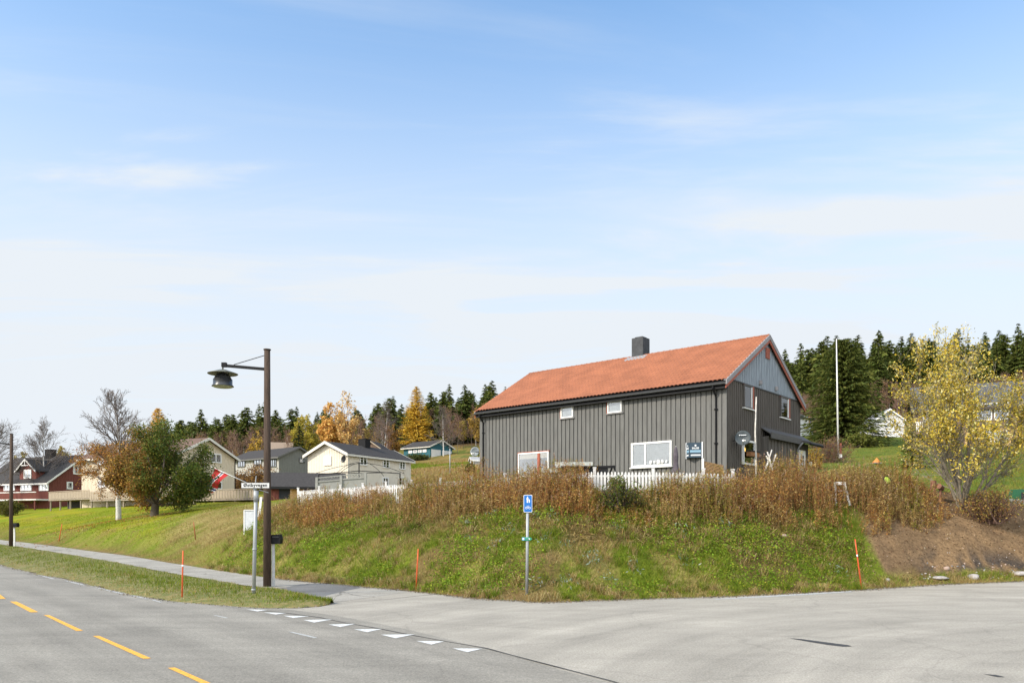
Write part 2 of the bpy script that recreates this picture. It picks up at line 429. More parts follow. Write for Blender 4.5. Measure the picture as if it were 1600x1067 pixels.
# ------------------------------------------------------------------ asphalt
def asphalt(name, color, crack, wear, track='arc'):
    m, nt, p = nodes_of(name); N, L = nt.nodes, nt.links
    tc = N.new('ShaderNodeTexCoord')
    def noise(scale, det, st=(1, 1, 1), rot=0, rough=.6):
        mp = N.new('ShaderNodeMapping'); mp.inputs['Scale'].default_value = st; mp.inputs['Rotation'].default_value = (0, 0, rot)
        L.new(tc.outputs['Object'], mp.inputs[0])
        n = N.new('ShaderNodeTexNoise'); n.inputs['Scale'].default_value = scale; n.inputs['Detail'].default_value = det; n.inputs['Roughness'].default_value = rough
        L.new(mp.outputs[0], n.inputs['Vector']); return n.outputs[0]
    def rng_(s, a, b, c, d):
        r = N.new('ShaderNodeMapRange'); r.inputs[1].default_value, r.inputs[2].default_value, r.inputs[3].default_value, r.inputs[4].default_value = a, b, c, d
        L.new(s, r.inputs[0]); return r.outputs[0]
    def mul(a, b):
        n = N.new('ShaderNodeMath'); n.operation = 'MULTIPLY'; L.new(a, n.inputs[0]); L.new(b, n.inputs[1]); return n.outputs[0]
    grit = mul(rng_(noise(30, 4, rough=.85), .3, .7, .6, 1.4), rng_(noise(14, 3, rough=.8), .3, .7, .90, 1.10))
    fine = rng_(noise(110, 2), .3, .7, .80, 1.2)
    blot = rng_(noise(.5, 5), .3, .7, .88, 1.10)
    band = rng_(noise(.9, 4, wear[0], wear[1]), .35, .65, .92, 1.06)
    k = mul(mul(grit, fine), mul(blot, band))
    # tyre tracks: lanes along the road, arcs where cars turn in
    sp = N.new('ShaderNodeSeparateXYZ'); L.new(tc.outputs['Object'], sp.inputs[0])
    def mth(op, a, b):
        n = N.new('ShaderNodeMath'); n.operation = op
        for i, s in enumerate((a, b)):
            if isinstance(s, (int, float)): n.inputs[i].default_value = s
            else: L.new(s, n.inputs[i])
        return n.outputs[0]
    if track == 'lane': t1 = mth('ADD', mth('MULTIPLY', sp.outputs[0], .747), mth('MULTIPLY', sp.outputs[1], .665))
    else:
        ddx, ddy = mth('SUBTRACT', sp.outputs[0], 13.5), mth('SUBTRACT', sp.outputs[1], 4.0)
        t1 = mth('SQRT', mth('ADD', mth('MULTIPLY', ddx, ddx), mth('MULTIPLY', mth('MULTIPLY', ddy, ddy), .8)), 0)
    cx_ = N.new('ShaderNodeCombineXYZ'); L.new(t1, cx_.inputs[0]); L.new(mth('MULTIPLY', sp.outputs[0], .05), cx_.inputs[1]); L.new(mth('MULTIPLY', sp.outputs[1], .05), cx_.inputs[2])
    tn = N.new('ShaderNodeTexNoise'); tn.inputs['Scale'].default_value = 1.15; tn.inputs['Detail'].default_value = 4; tn.inputs['Roughness'].default_value = .65
    L.new(cx_.outputs[0], tn.inputs['Vector'])
    k = mul(k, rng_(tn.outputs[0], .33, .67, .86, 1.12))
    spk = N.new('ShaderNodeTexVoronoi'); spk.inputs['Scale'].default_value = 6; L.new(tc.outputs['Object'], spk.inputs['Vector'])
    k = mul(k, rng_(spk.outputs['Distance'], .03, .07, .55, 1.0))
    if crack:
        vo = N.new('ShaderNodeTexVoronoi'); vo.feature = 'DISTANCE_TO_EDGE'; vo.inputs['Scale'].default_value = .23
        dn = N.new('ShaderNodeMapping'); L.new(tc.outputs['Object'], dn.inputs[0])
        n0 = N.new('ShaderNodeTexNoise'); n0.inputs['Scale'].default_value = .8; n0.inputs['Detail'].default_value = 6; L.new(tc.outputs['Object'], n0.inputs['Vector'])
        mxv = N.new('ShaderNodeVectorMath'); mxv.operation = 'MULTIPLY_ADD'; mxv.inputs[1].default_value = (1.6, 1.6, 0); L.new(n0.outputs['Color'], mxv.inputs[0]); L.new(tc.outputs['Object'], mxv.inputs[2])
        L.new(mxv.outputs[0], vo.inputs['Vector'])
        k = mul(k, rng_(vo.outputs[0], 0.0, .010, 1 - crack, 1.0))
    vm = N.new('ShaderNodeVectorMath'); vm.operation = 'SCALE'; vm.inputs[0].default_value = color; L.new(k, vm.inputs['Scale'])
    L.new(vm.outputs[0], p.inputs['Base Color']); p.inputs['Roughness'].default_value = .85; p.inputs['Specular IOR Level'].default_value = .25
    b = N.new('ShaderNodeBump'); b.inputs['Strength'].default_value = .5; b.inputs['Distance'].default_value = .012
    L.new(grit, b.inputs['Height']); L.new(b.outputs[0], p.inputs['Normal'])
    return m
def resample(P, n):
    P = np.array(P, float); s = np.r_[0, np.cumsum(np.linalg.norm(np.diff(P, axis=0), axis=1))]
    t = np.linspace(0, s[-1], n); return np.c_[np.interp(t, s, P[:, 0]), np.interp(t, s, P[:, 1])]
def loft(name, A, B, z, m, cross=2, mound=0.0, n=None, jit=0.0):
    if n: A, B = resample(A, n), resample(B, n)
    A, B = np.array(A, float), np.array(B, float); k = len(A); t = np.linspace(0, 1, cross)
    P = A[:, None] * (1 - t)[None, :, None] + B[:, None] * t[None, :, None]
    Z = zroad(P[..., 1]) + z
    if mound: Z = Z + mound * np.sin(np.pi * t)[None] ** .6 + (fbm(P[..., 0] * 1.5, P[..., 1] * 1.5) - .5) * .08 * (np.sin(np.pi * t)[None] > .01)
    V = np.c_[P.reshape(-1, 2), Z.ravel()]; i = np.arange(k * cross).reshape(k, cross)
    q = np.stack([i[:-1, :-1], i[1:, :-1], i[1:, 1:], i[:-1, 1:]], -1).reshape(-1, 4)
    return tag(link(name, raw_mesh(name, V, np.full(len(q), 4), q.ravel(), m, smooth=True)), kind='structure')
RD = np.array([-.665, .747])                                     # direction of the main road, leading away to the left
ROADN = np.array([.747, .665])
edge = [onroad(*q) for q in [(0, 882), (60, 896.5), (100, 904), (160, 918), (215, 930), (250, 937), (320, 944), (390, 949)]]
far_l = np.array(edge[0]) + RD * 400
edge_main = [tuple(far_l)] + [tuple(np.array(edge[0]) + RD * k) for k in (120, 60, 30, 12)] + edge + [onroad(*q) for q in [(450, 952), (520, 961), (560, 968), (640, 984), (760, 1014), (940, 1064)]]
lastp = np.array(edge_main[-1]); edge_main += [tuple(lastp + np.array([2.2, -3.0])), tuple(lastp + np.array([7, -8.5])), tuple(lastp + np.array([16, -20]))]
E = np.array(edge_main); E = np.concatenate([resample(E[:5], 60), resample(E[4:], 120)[1:]])
Lf = E - ROADN[None] * 9.0
fixed = np.array([RD * -((E[-1] - e) @ RD) * 0 + (e - ROADN * ((e - np.array(edge[2])) @ ROADN)) - ROADN * 7.2 for e in E])
M_main = asphalt('main_road_asphalt', (.266, .244, .204), .10, ((.22, 2.2, 1), -math.atan2(RD[1], RD[0])), 'lane')
M_side = asphalt('side_road_asphalt', (.350, .317, .262), .13, ((.35, 1.3, 1), R(15)))
M_path = asphalt('path_asphalt', (.325, .30, .255), .55, ((1, 1, 1), 0))
M_patch = asphalt('asphalt_patch', (.165, .16, .152), .2, ((1, 1, 1), 0))
main_road = loft('road', E, fixed, .008, M_main)
side_far = [(x, foot(x) - .02) for x in np.linspace(-9.5, 60, 160)]
side_far = [(x, y + (fbm(np.array([x * 1.3]), np.array([0.]))[0] - .5) * .35) for x, y in side_far]
side_near = [(x, -12 + 0 * x) for x in np.linspace(-9.5, 60, 160)]
side_near[0] = (-9.5, -12)
sx = np.linspace(0, 1, 160)
side_near = [(-6.6 + 70 * t, max(-12, 19.2 - 120 * max(t - .0, 0))) for t in sx]
loft('side_road', side_far, side_near, 0, M_side, cross=24)
vb = [onroad(*q) for q in [(0, 850), (100, 864.5), (180, 878), (250, 892), (320, 904), (380, 914), (440, 921), (485, 931), (518, 942)]]
vb = [tuple(np.array(vb[0]) + RD * 330), tuple(np.array(vb[0]) + RD * 60)] + vb
vf = edge_main[:13] + [onroad(*q) for q in [(450, 950.5), (490, 948.5), (519, 944)]]
foot_path = [(x, foot(x) - .02) for x in np.concatenate([np.linspace(-330, -60, 20), np.linspace(-55, -3.2, 90)])]
foot_path = [(x, y + (fbm(np.array([x * 1.3]), np.array([0.]))[0] - .5) * .35) for x, y in foot_path]
loft('path', vb, foot_path, .004, M_path, n=160)
# verge of rough grass between path and road
m, nt, p = nodes_of('verge_soil'); N, L = nt.nodes, nt.links
nz = N.new('ShaderNodeTexNoise'); nz.inputs['Scale'].default_value = 3.5; nz.inputs['Detail'].default_value = 9; tcv = N.new('ShaderNodeTexCoord'); L.new(tcv.outputs['Object'], nz.inputs['Vector'])
cr = N.new('ShaderNodeValToRGB'); cr.color_ramp.elements[0].color = (.11, .125, .02, 1); cr.color_ramp.elements[1].color = (.22, .175, .06, 1)
cr.color_ramp.elements[0].position, cr.color_ramp.elements[1].position = .38, .62
L.new(nz.outputs[0], cr.inputs[0]); L.new(cr.outputs[0], p.inputs['Base Color']); p.inputs['Roughness'].default_value = .95
VB, VFr = resample(vb[1:], 140), resample(vf[2:], 140)
_k = np.arange(140.); VFr = VFr + ROADN[None] * ((fbm(_k * .9, _k * 0 + 2) - .5) * .5)[:, None]; VB = VB + ROADN[None] * ((fbm(_k * .9, _k * 0 + 8) - .5) * .5)[:, None]
verge = loft('verge', VFr, VB, .006, m, cross=9, mound=.10)

# painted markings
M_white = mat('road_paint_white', (.60, .60, .57), .75, .28, 26)
M_yellow = mat('road_paint_yellow', (.70, .36, .055), .75, .24, 22)
M_worn = mat('road_paint_worn', (.42, .42, .40), .8, .35, 30)
M_stain = mat('oil_stain', (.055, .052, .048), .6, .3, 12)
def mark(name, pts, z, m):
    P = [onroad(*q) for q in pts]; V = np.array([(x, y, float(zroad(y)) + z) for x, y in P])
    tag(link(name, raw_mesh(name, V, [len(V)], list(range(len(V))), m)), kind='structure')
for T in [((385, 952.3), (418, 953.2), (402, 955.4)), ((412, 957), (447, 958), (431, 960.4)), ((443, 962.3), (483, 963), (458, 965.8)), ((474, 969), (519, 968), (491, 973)), ((513, 976), (555, 975), (532, 980)),
          ((553, 983.5), (597, 983), (574, 988)), ((595, 992), (648, 991.5), (618, 997.5)), ((651, 1002), (694, 1002.5), (674, 1007.5)), ((708, 1013.5), (754, 1014), (730, 1019.5))]:
    mark('give_way_marking', T, .014, M_white)
for Q in [((-12, 926), (-4, 926), (9, 935.5), (-1, 936)), ((15.5, 940), (26, 940), (60, 956.5), (48, 957)), ((68, 961), (77, 961.3), (130, 985.7), (119, 986)), ((145, 994), (155, 993.8), (236, 1029), (224, 1030)), ((262, 1044), (273.5, 1043.5), (352, 1078), (338, 1079))]:
    mark('centre_line_marking', Q, .014, M_yellow)
for Q in [((58, 898.0), (63, 898.4), (86, 904.4), (82, 904.6)), ((100, 907.2), (105, 907.2), (133, 914.2), (129, 914.4)), ((150, 918.6), (156, 918.6), (196, 928.0), (191, 928.3)), ((204, 930.4), (208, 930.3), (232, 936), (228, 936.2))]:
    mark('edge_line_marking', Q, .014, M_worn)
for Q in [((333, 961.6), (338, 961.6), (357, 965.6), (353, 966)), ((450, 987.5), (456, 987.5), (496, 996.5), (490, 997)), ((236, 937.4), (240, 937.3), (254, 941), (250, 941.3))]:
    mark('edge_line_marking', Q, .014, M_worn)
mark('side_line_marking', ((1118, 935.4), (1332, 923), (1332, 924.6), (1200, 932.5), (1118, 936.4)), .006, M_worn)
mark('oil_stain', ((1234, 997), (1252, 998), (1290, 1003), (1325, 1007.5), (1331, 1009.6), (1318, 1010), (1292, 1007), (1262, 1002)), .005, M_stain)
mark('oil_stain', ((1537, 1053), (1556, 1054), (1570, 1057.5), (1560, 1057.5)), .005, M_stain)
mark('asphalt_patch', ((432, 920.5), (470, 912.5), (520, 912.2), (556, 913.6), (563, 918), (530, 925), (497, 934), (470, 927)), .008, M_patch)
def strip(name, pts, w, z, m):
    P = [onroad(*q) for q in pts]; P = [np.array(v) for v in P]; a, b = [], []
    for i, v in enumerate(P):
        d = P[min(i + 1, len(P) - 1)] - P[max(i - 1, 0)]; d /= np.linalg.norm(d); n_ = np.array([-d[1], d[0]]); ww = w * random.uniform(.5, 1.3)
        a.append(v + n_ * ww / 2); b.append(v - n_ * ww / 2)
    loft(name, a, b, z, m)
M_crack = mat('tar_crack', (.045, .043, .04), .8, .3, 20)
strip('asphalt_crack', [(395, 953), (440, 957), (500, 965), (540, 973.5), (590, 982), (640, 992), (700, 1003), (760, 1013), (800, 1024), (850, 1037), (900, 1050), (950, 1063), (990, 1075)], .05, .013, M_crack)
strip('asphalt_crack', [(500, 938), (545, 940), (600, 937), (650, 931), (700, 926.5)], .03, .005, M_crack)
strip('asphalt_crack', [(520, 929), (560, 927), (610, 926), (655, 926)], .02, .0055, M_crack)
# ------------------------------------------------------------------ buildings
M_pane = glassmat()
M_dark = mat('room_dark', (.03, .032, .035), .9, .2, 2)
M_curtain = mat('curtain_white', (.36, .40, .43), .9, .1, 5)
M_blind = mat('blind_cream', (.5, .46, .37), .9, .06, 5)
M_wframe = mat('window_white', (.74, .73, .70), .5, .05, 8)
M_redtrim = mat('trim_red', (.30, .085, .05), .6, .12, 8)
M_black = mat('black_metal', (.012, .012, .013), .6, .2, 8, spec=.15)
M_roofdark = mat('roof_dark', (.056, .052, .050), .9, .2, 6, .4, 18, spec=.12)
M_conc = mat('concrete', (.27, .26, .25), .9, .15, 5, .3, 20)

def solve(c, d, px):
    r = (px - 800) / F
    return (r * c[1] - c[0]) / (d[0] - r * d[1])

class House:
    """corner c (x,y), long direction, gable direction; u runs along the long side, v along the gable"""
    def __init__(s, name, label, cat, px, Y, zb, ldir, gdir, L, W, zw, zr, group=None, x0=None):
        s.x, s.y = ((px - 800) / F * Y if x0 is None else x0), Y
        s.l = Vector((*ldir, 0)).normalized(); s.g = Vector((*gdir, 0)).normalized()
        c = (s.x, s.y)
        s.L = L if not isinstance(L, tuple) else solve(c, s.l, L[0])
        s.W = W if not isinstance(W, tuple) else (solve(c, s.g, W[0]) * (2 if len(W) > 1 else 1))
        s.zb, s.h, s.H = zb, zw - zb, zr - zb
        s.o = thing(name, (s.x, s.y, zb), label, cat, group)
        s.slope = (s.H - s.h) / (s.W / 2)
    def P(s, u, v, z): return s.l * u + s.g * v + Vector((0, 0, z))
    def frame(s, side):
        # origin, along axis, outward normal
        if side == 'front': return s.P(0, 0, 0), s.l, -s.g
        if side == 'gable': return s.P(0, 0, 0), s.g, -s.l
        if side == 'back': return s.P(0, s.W, 0), s.l, s.g
        return s.P(s.L, 0, 0), s.g, s.l
    def walls(s, m, pitch=.3, gm=None, bands=True, bw=.05, drop=1.2, sides=('front', 'gable'), deep=.03):
        b = MB(); W, L = s.W, s.L
        prof = [(0, -drop), (W, -drop), (W, s.h), (W / 2, s.H), (0, s.h)]
        b.prism([s.P(0, v, z) for v, z in prof], s.l * L)
        for sd in sides if pitch else ():
            O, A, Nn = s.frame(sd); ln = L if sd in ('front', 'back') else W; k = int(ln / pitch)
            for i in range(k + 1):
                a = i * ln / k - bw / 2 + (random.random() - .5) * .015; top = s.h if sd in ('front', 'back') else s.h + s.slope * min(max(a, 0), W - max(a, 0)) - .03
                b.obox(O + A * a + Vector((0, 0, -drop)), A * bw, Nn * deep, (0, 0, top + drop))
        s.wall = b.build('wall', m, s.o); return s
    def roof(s, m, e=.4, o=.3, t=.14, trim=None, tw=.2, ridge=None):
        W = s.W; ze = s.h - s.slope * e; r = .03
        pr = [(-e, ze + r), (W / 2, s.H + r), (W + e, ze + r), (W + e, ze + t), (W / 2, s.H + t), (-e, ze + t)]
        b = MB(); A = [s.P(-o, v, z) for v, z in pr]; B = [s.P(s.L + o, v, z) for v, z in pr]
        b.add(A + B, [(0, 1, 7, 6), (1, 2, 8, 7), (2, 3, 9, 8), (3, 4, 10, 9), (4, 5, 11, 10), (5, 0, 6, 11), (0, 5, 4, 1), (1, 4, 3, 2), (6, 7, 10, 11), (7, 8, 9, 10)])
        s.rf = b.build('roof', m, s.o); s.rf_e, s.rf_o, s.rf_t = e, o, t
        if trim:
            for u, nn in ((-o, -1), (s.L + o, 1)):
                b = MB()
                for va, vb in ((-e, W / 2), (W + e, W / 2)):
                    za = ze; zb_ = s.H
                    p = [s.P(u, va, za - tw + t), s.P(u, vb, zb_ - tw + t), s.P(u, vb, zb_ + t + .02), s.P(u, va, za + t + .02)]
                    b.prism(p, s.l * (.04 * nn))
                b.build('bargeboard', trim, s.o)
            b = MB(); b.obox(s.P(-o, -e - .03, ze - .10), s.l * (s.L + 2 * o), s.g * .028, (0, 0, .2)); b.build('eaves_board', trim, s.o)
        return s
    def window(s, side, a0, a1, z0, z1, m=None, fw=.07, mull=(), bars=(), back=None, label=None, name='window', out=.08, blind=None, tm=None):
        """z above the house base; mull/bars are fractions"""
        O, A, Nn = s.frame(side); m = m or M_wframe; b = MB(); up = Vector((0, 0, 1)); w, h = a1 - a0, z1 - z0
        q = lambda a, z, wa, hz_, d0, d1, k=0: (setattr(b, 'k', k), b.obox(O + A * a + up * z + Nn * d0, A * wa, up * hz_, Nn * (d1 - d0)))
        q(a0, z0, fw, h, 0, out + .05); q(a1 - fw, z0, fw, h, 0, out + .05)
        q(a0 + fw, z0, w - 2 * fw, fw, 0, out + .05); q(a0 + fw, z1 - fw, w - 2 * fw, fw, 0, out + .05)
        for f in mull: q(a0 + w * f - fw * .4, z0 + fw, fw * .8, h - 2 * fw, .005, out + .045)
        for f in bars: q(a0 + fw, z0 + h * f - .015, w - 2 * fw, .03, .006, out + .04)
        o = b.build(name, [m, tm or m], s.o)
        if label: o['label'] = label
        pb = MB(); pb.obox(O + A * (a0 + fw) + up * (z0 + fw) + Nn * out, A * (w - 2 * fw), up * (h - 2 * fw), Nn * .006); pb.build('pane', M_pane, o)
        ib = MB(); ib.obox(O + A * (a0 + fw) + up * (z0 + fw) + Nn * (out - .024), A * (w - 2 * fw), up * (h - 2 * fw), Nn * .008); ib.build('interior', M_dark, o)
        if back == 'curtain':
            cb = MB(); n = 1
            for k in range(n):
                cb.obox(O + A * (a0 + fw + (w - 2 * fw) * k / n) + up * (z0 + fw) + Nn * (out - .012), A * ((w - 2 * fw) / n), up * (h - 2 * fw), Nn * (.004 + .004 * (k % 2)))
            cb.build('curtain', M_curtain, o)
        if back == 'blind' or blind:
            f = blind or .3
            cb = MB(); cb.obox(O + A * (a0 + fw) + up * (z1 - fw - h * f) + Nn * (out - .012), A * (w - 2 * fw), up * (h * f), Nn * .006); cb.build('blind', M_blind, o)
        return o
    def chimney(s, u, v, w, d, z1, m=None, dz=.6):
        z0 = s.h + s.slope * min(v, s.W - v) - dz
        b = MB(); b.obox(s.P(u, v, z0), s.l * w, s.g * d, (0, 0, z1 - s.zb - z0))
        b.obox(s.P(u - .04, v - .04, z1 - s.zb + .001), s.l * (w + .08), s.g * (d + .08), (0, 0, .07))
        return b.build('chimney', m or M_black, s.rf)

# ---- the grey barn-like house
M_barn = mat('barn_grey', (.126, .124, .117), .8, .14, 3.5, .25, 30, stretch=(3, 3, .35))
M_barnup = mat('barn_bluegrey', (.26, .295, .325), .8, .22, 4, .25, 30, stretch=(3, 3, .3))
M_tile = mat('roof_tile_orange', (.275, .100, .048), .65, .16, 1.1, .05, 60)
M_fascia = mat('fascia_black', (.012, .012, .013), .6, .2, 5)
M_bgrey = mat('bargeboard_grey', (.24, .23, .23), .6, .1, 6)
BZ = 3.3
H = House('grey_house', 'large dark grey boarded house with an orange tiled roof on top of the bank', 'house', 1133, 36.0, BZ, (-.762, .647), (.647, .762), 15.5, 9.6, 8.82, 11.62)
H.walls(M_barn, pitch=.265, bw=.205, sides=('front',), deep=.05)
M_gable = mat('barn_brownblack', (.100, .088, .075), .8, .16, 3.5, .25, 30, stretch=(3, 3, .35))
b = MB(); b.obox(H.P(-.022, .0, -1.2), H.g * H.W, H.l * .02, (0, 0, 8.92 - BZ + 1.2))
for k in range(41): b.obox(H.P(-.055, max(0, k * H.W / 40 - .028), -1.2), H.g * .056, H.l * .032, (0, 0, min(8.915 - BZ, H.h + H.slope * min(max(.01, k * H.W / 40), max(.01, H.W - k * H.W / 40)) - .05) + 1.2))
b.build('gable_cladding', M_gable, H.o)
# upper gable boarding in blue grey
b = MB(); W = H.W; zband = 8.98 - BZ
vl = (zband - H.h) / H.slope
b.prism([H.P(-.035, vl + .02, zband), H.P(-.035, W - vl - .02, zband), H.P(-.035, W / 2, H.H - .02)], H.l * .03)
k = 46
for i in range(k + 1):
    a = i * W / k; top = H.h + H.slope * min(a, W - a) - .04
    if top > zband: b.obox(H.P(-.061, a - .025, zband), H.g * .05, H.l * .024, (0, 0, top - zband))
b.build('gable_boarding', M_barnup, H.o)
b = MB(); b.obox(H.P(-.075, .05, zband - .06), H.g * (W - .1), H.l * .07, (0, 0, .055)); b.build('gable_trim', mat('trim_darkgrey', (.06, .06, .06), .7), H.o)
# tiled roof: pressed tile sheets, waves across and steps down the slope
def tiled(side):
    e, o = .36, .2; n_u = 560; rows = 17
    ue = np.linspace(-o, H.L + o, n_u); smax = W / 2 + e
    sv = []
    for r in range(rows): sv += [r / rows, (r + .45) / rows, (r + .94) / rows]
    sv = np.array(sv + [1.0]) * smax
    lift = np.array([.052, .03, .004] * rows + [.05])
    wave = (np.abs(np.sin(np.pi * ue / .225)) ** .45) * .07
    U, S = np.meshgrid(ue, sv); Z = H.h + H.slope * (S - e) + .12 + lift[:, None] + wave[None, :]
    v = S - e if side == 0 else W + e - S
    V = np.stack([H.l.x * U + H.g.x * v, H.l.y * U + H.g.y * v, Z], -1).reshape(-1, 3)
    i = np.arange(U.size).reshape(U.shape); q = np.stack([i[:-1, :-1], i[:-1, 1:], i[1:, 1:], i[1:, :-1]], -1).reshape(-1, 4)
    return V, q
Va, qa = tiled(0); Vb, qb = tiled(1)
roof = link('roof', raw_mesh('roof', np.r_[Va, Vb], np.full(len(qa) + len(qb), 4), np.r_[qa.ravel(), qb.ravel() + len(Va)], M_tile, smooth=True), H.o)
H.rf = roof
b = MB()
b.tube([H.P(-.2, W / 2, H.H + .13), H.P(H.L + .2, W / 2, H.H + .13)], .10, 8)
for k in range(42): b.tube([H.P(-.2 + .378 * k, W / 2, H.H + .13), H.P(-.12 + .378 * k, W / 2, H.H + .13)], .115, 8)
b.build('ridge_cap', M_tile, roof, smooth=True)
e = .36; ze = H.h - H.slope * e
b = MB(); pr = [(-e, ze + .03), (W / 2, H.H + .03), (W + e, ze + .03), (W + e, ze + .11), (W / 2, H.H + .11), (-e, ze + .11)]
A_ = [H.P(-.19, v, z) for v, z in pr]; B_ = [H.P(H.L + .19, v, z) for v, z in pr]
b.add(A_ + B_, [(0, 1, 7, 6), (1, 2, 8, 7), (2, 3, 9, 8), (3, 4, 10, 9), (4, 5, 11, 10), (5, 0, 6, 11), (0, 5, 4, 1), (1, 4, 3, 2), (6, 7, 10, 11), (7, 8, 9, 10)])
b.build('roof_deck', M_fascia, roof)
for u, nn in ((-.2, -1), (H.L + .2, 1)):
    b = MB(); r = MB(); c = MB()
    for va, vb_ in ((-e, W / 2), (W + e, W / 2)):
        b.prism([H.P(u, va, ze - .04), H.P(u, vb_, H.H - .04), H.P(u, vb_, H.H + .16), H.P(u, va, ze + .16)], H.l * (.05 * nn))
        r.prism([H.P(u - nn * .03, va, ze - .20), H.P(u - nn * .03, vb_, H.H - .20), H.P(u - nn * .03, vb_, H.H - .041), H.P(u - nn * .03, va, ze - .041)], H.l * (.05 * nn))
        c.prism([H.P(u - nn * .1, va, ze + .162), H.P(u - nn * .1, vb_, H.H + .162), H.P(u - nn * .1, vb_, H.H + .19), H.P(u - nn * .1, va, ze + .19)], H.l * (.155 * nn))
    b.build('bargeboard', M_bgrey, H.o); r.build('verge_board', M_redtrim, H.o); c.build('verge_flashing', M_bgrey if nn < 0 else M_tile, H.o)
# soffit and fascia, gutter, downpipes
b = MB(); b.obox(H.P(-.15, -.33, H.h - .40), H.l * (H.L + .3), H.g * .32, (0, 0, .10)); b.build('soffit', M_fascia, H.o)
b = MB()
gpts = [(math.cos(t) * .075, -abs(math.sin(t)) * .075) for t in np.linspace(0, math.pi, 7)]
for (x0, z0), (x1, z1) in zip(gpts[:-1], gpts[1:]):
    b.obox(H.P(-.22, -e - .075 + x0, ze + .03 + z0), H.l * (H.L + .44), H.g * (x1 - x0) + Vector((0, 0, z1 - z0)), (0, 0, .006))
for k in range(20): b.obox(H.P(.2 + .79 * k, -e - .16, ze + .03), H.l * .03, H.g * .16, (0, 0, .02))
b.build('gutter', mat('gutter_grey', (.075, .078, .082), .5, .1, 8), H.o)
for u in (.42, H.L - .22):
    b = MB()
    b.tube([H.P(u, -e - .07, ze - .03), H.P(u, -e - .07, ze - .16), H.P(u, -.12, ze - .48), H.P(u, -.09, ze - .62), H.P(u, -.09, -.4)], .045, 8)
    for z in (1.0, 2.6, 4.2): b.box(H.P(u, -.09, z), (.15, .13, .05))
    b.build('downpipe', M_black, H.o, smooth=False)
# windows on the long side
H.window('front', 8.69, 9.51, 7.86 - BZ, 8.46 - BZ, M_wframe, .06, back='curtain')
H.window('front', 5.61, 6.47, 7.86 - BZ, 8.46 - BZ, M_wframe, .06, back='curtain')
for a0, a1 in ((8.69, 9.51), (5.61, 6.47)):
    b = MB(); b.obox(H.P(a0 - .07, -.075, 8.46 - BZ), H.l * (a1 - a0 + .14), H.g * .07, (0, 0, .05)); b.obox(H.P(a1, -.078, 7.84 - BZ), H.l * .08, H.g * .07, (0, 0, .62)); b.build('window_trim', M_redtrim, H.o)
    b = MB(); b.obox(H.P(a0 - .08, -.13, 7.80 - BZ), H.l * (a1 - a0 + .16), H.g * .13, (0, 0, .04)); b.build('sill', M_bgrey, H.o)
H.window('front', 10.35, 12.55, 4.75 - BZ, 6.12 - BZ, M_wframe, .07, blind=.2)
b = MB(); b.obox(H.P(10.98, -.125, 4.75 - BZ), H.l * .16, H.g * .12, (0, 0, 1.37)); b.obox(H.P(10.3, -.12, 6.12 - BZ), H.l * 2.3, H.g * .11, (0, 0, .045)); b.obox(H.P(12.55, -.09, 4.75 - BZ), H.l * .05, H.g * .085, (0, 0, 1.37)); b.build('window_trim', M_redtrim, H.o)
H.window('front', 2.74, 5.04, 4.96 - BZ, 6.2 - BZ, M_wframe, .09, mull=(.64,), back='curtain')
b = MB()
for k in range(5): b.ball(H.P(3.0 + .22 * k, -.155, 5.16 - BZ + .02 * (k % 2)), .055 + .02 * (k % 3), (1, .4, 1.3), k, .2)
b.obox(H.P(2.70, -.19, 4.90 - BZ), H.l * 2.4, H.g * .15, (0, 0, .05)); b.build('sill', M_wframe, H.o)
# gable windows with red reveals and white edges
for v0, v1, z0, z1 in ((1.9, 3.1, 7.78, 8.9), (6.6, 7.95, 7.80, 8.9)):
    H.window('gable', v0, v1 - .22, z0 - BZ, z1 - BZ, mat('frame_grey', (.10, .09, .08), .6), .05)
    b = MB(); b.obox(H.P(-.11, v1 - .21, z0 - BZ), H.g * .2, H.l * .10, (0, 0, z1 - z0)); b.obox(H.P(-.115, v0, z1 - BZ - .03), H.g * (v1 - v0), H.l * .1, (0, 0, .035)); b.build('window_trim', M_redtrim, H.o)
    b = MB(); b.obox(H.P(-.125, v1 - .32, z0 - BZ + .03), H.g * .1, H.l * .12, (0, 0, z1 - z0 - .08)); b.obox(H.P(-.13, v0 - .03, z0 - BZ - .05), H.g * (v1 - v0 + .1), H.l * .12, (0, 0, .05)); b.build('sash', M_wframe, H.o)
wl_ = H.window('gable', 1.8, 3.2, 5.0 - BZ, 6.2 - BZ, M_wframe, .09, back=None)
b = MB(); b.k = 0; b.obox(H.P(-.09, 4.65, 10.62 - BZ), H.g * .5, H.l * .08, (0, 0, .55))
for i in range(5): b.obox(H.P(-.10, 4.69, 10.66 - BZ + .095 * i), H.g * .42, H.l * .03, (0, 0, .05))
b.build('attic_vent', M_redtrim, H.o)
b = MB()
for v, z in ((3.9, 9.25), (6.0, 9.22)): b.box(H.P(-.09, v, z - BZ), (.16, .16, .2))
b.build('wall_vent', M_bgrey, H.o)
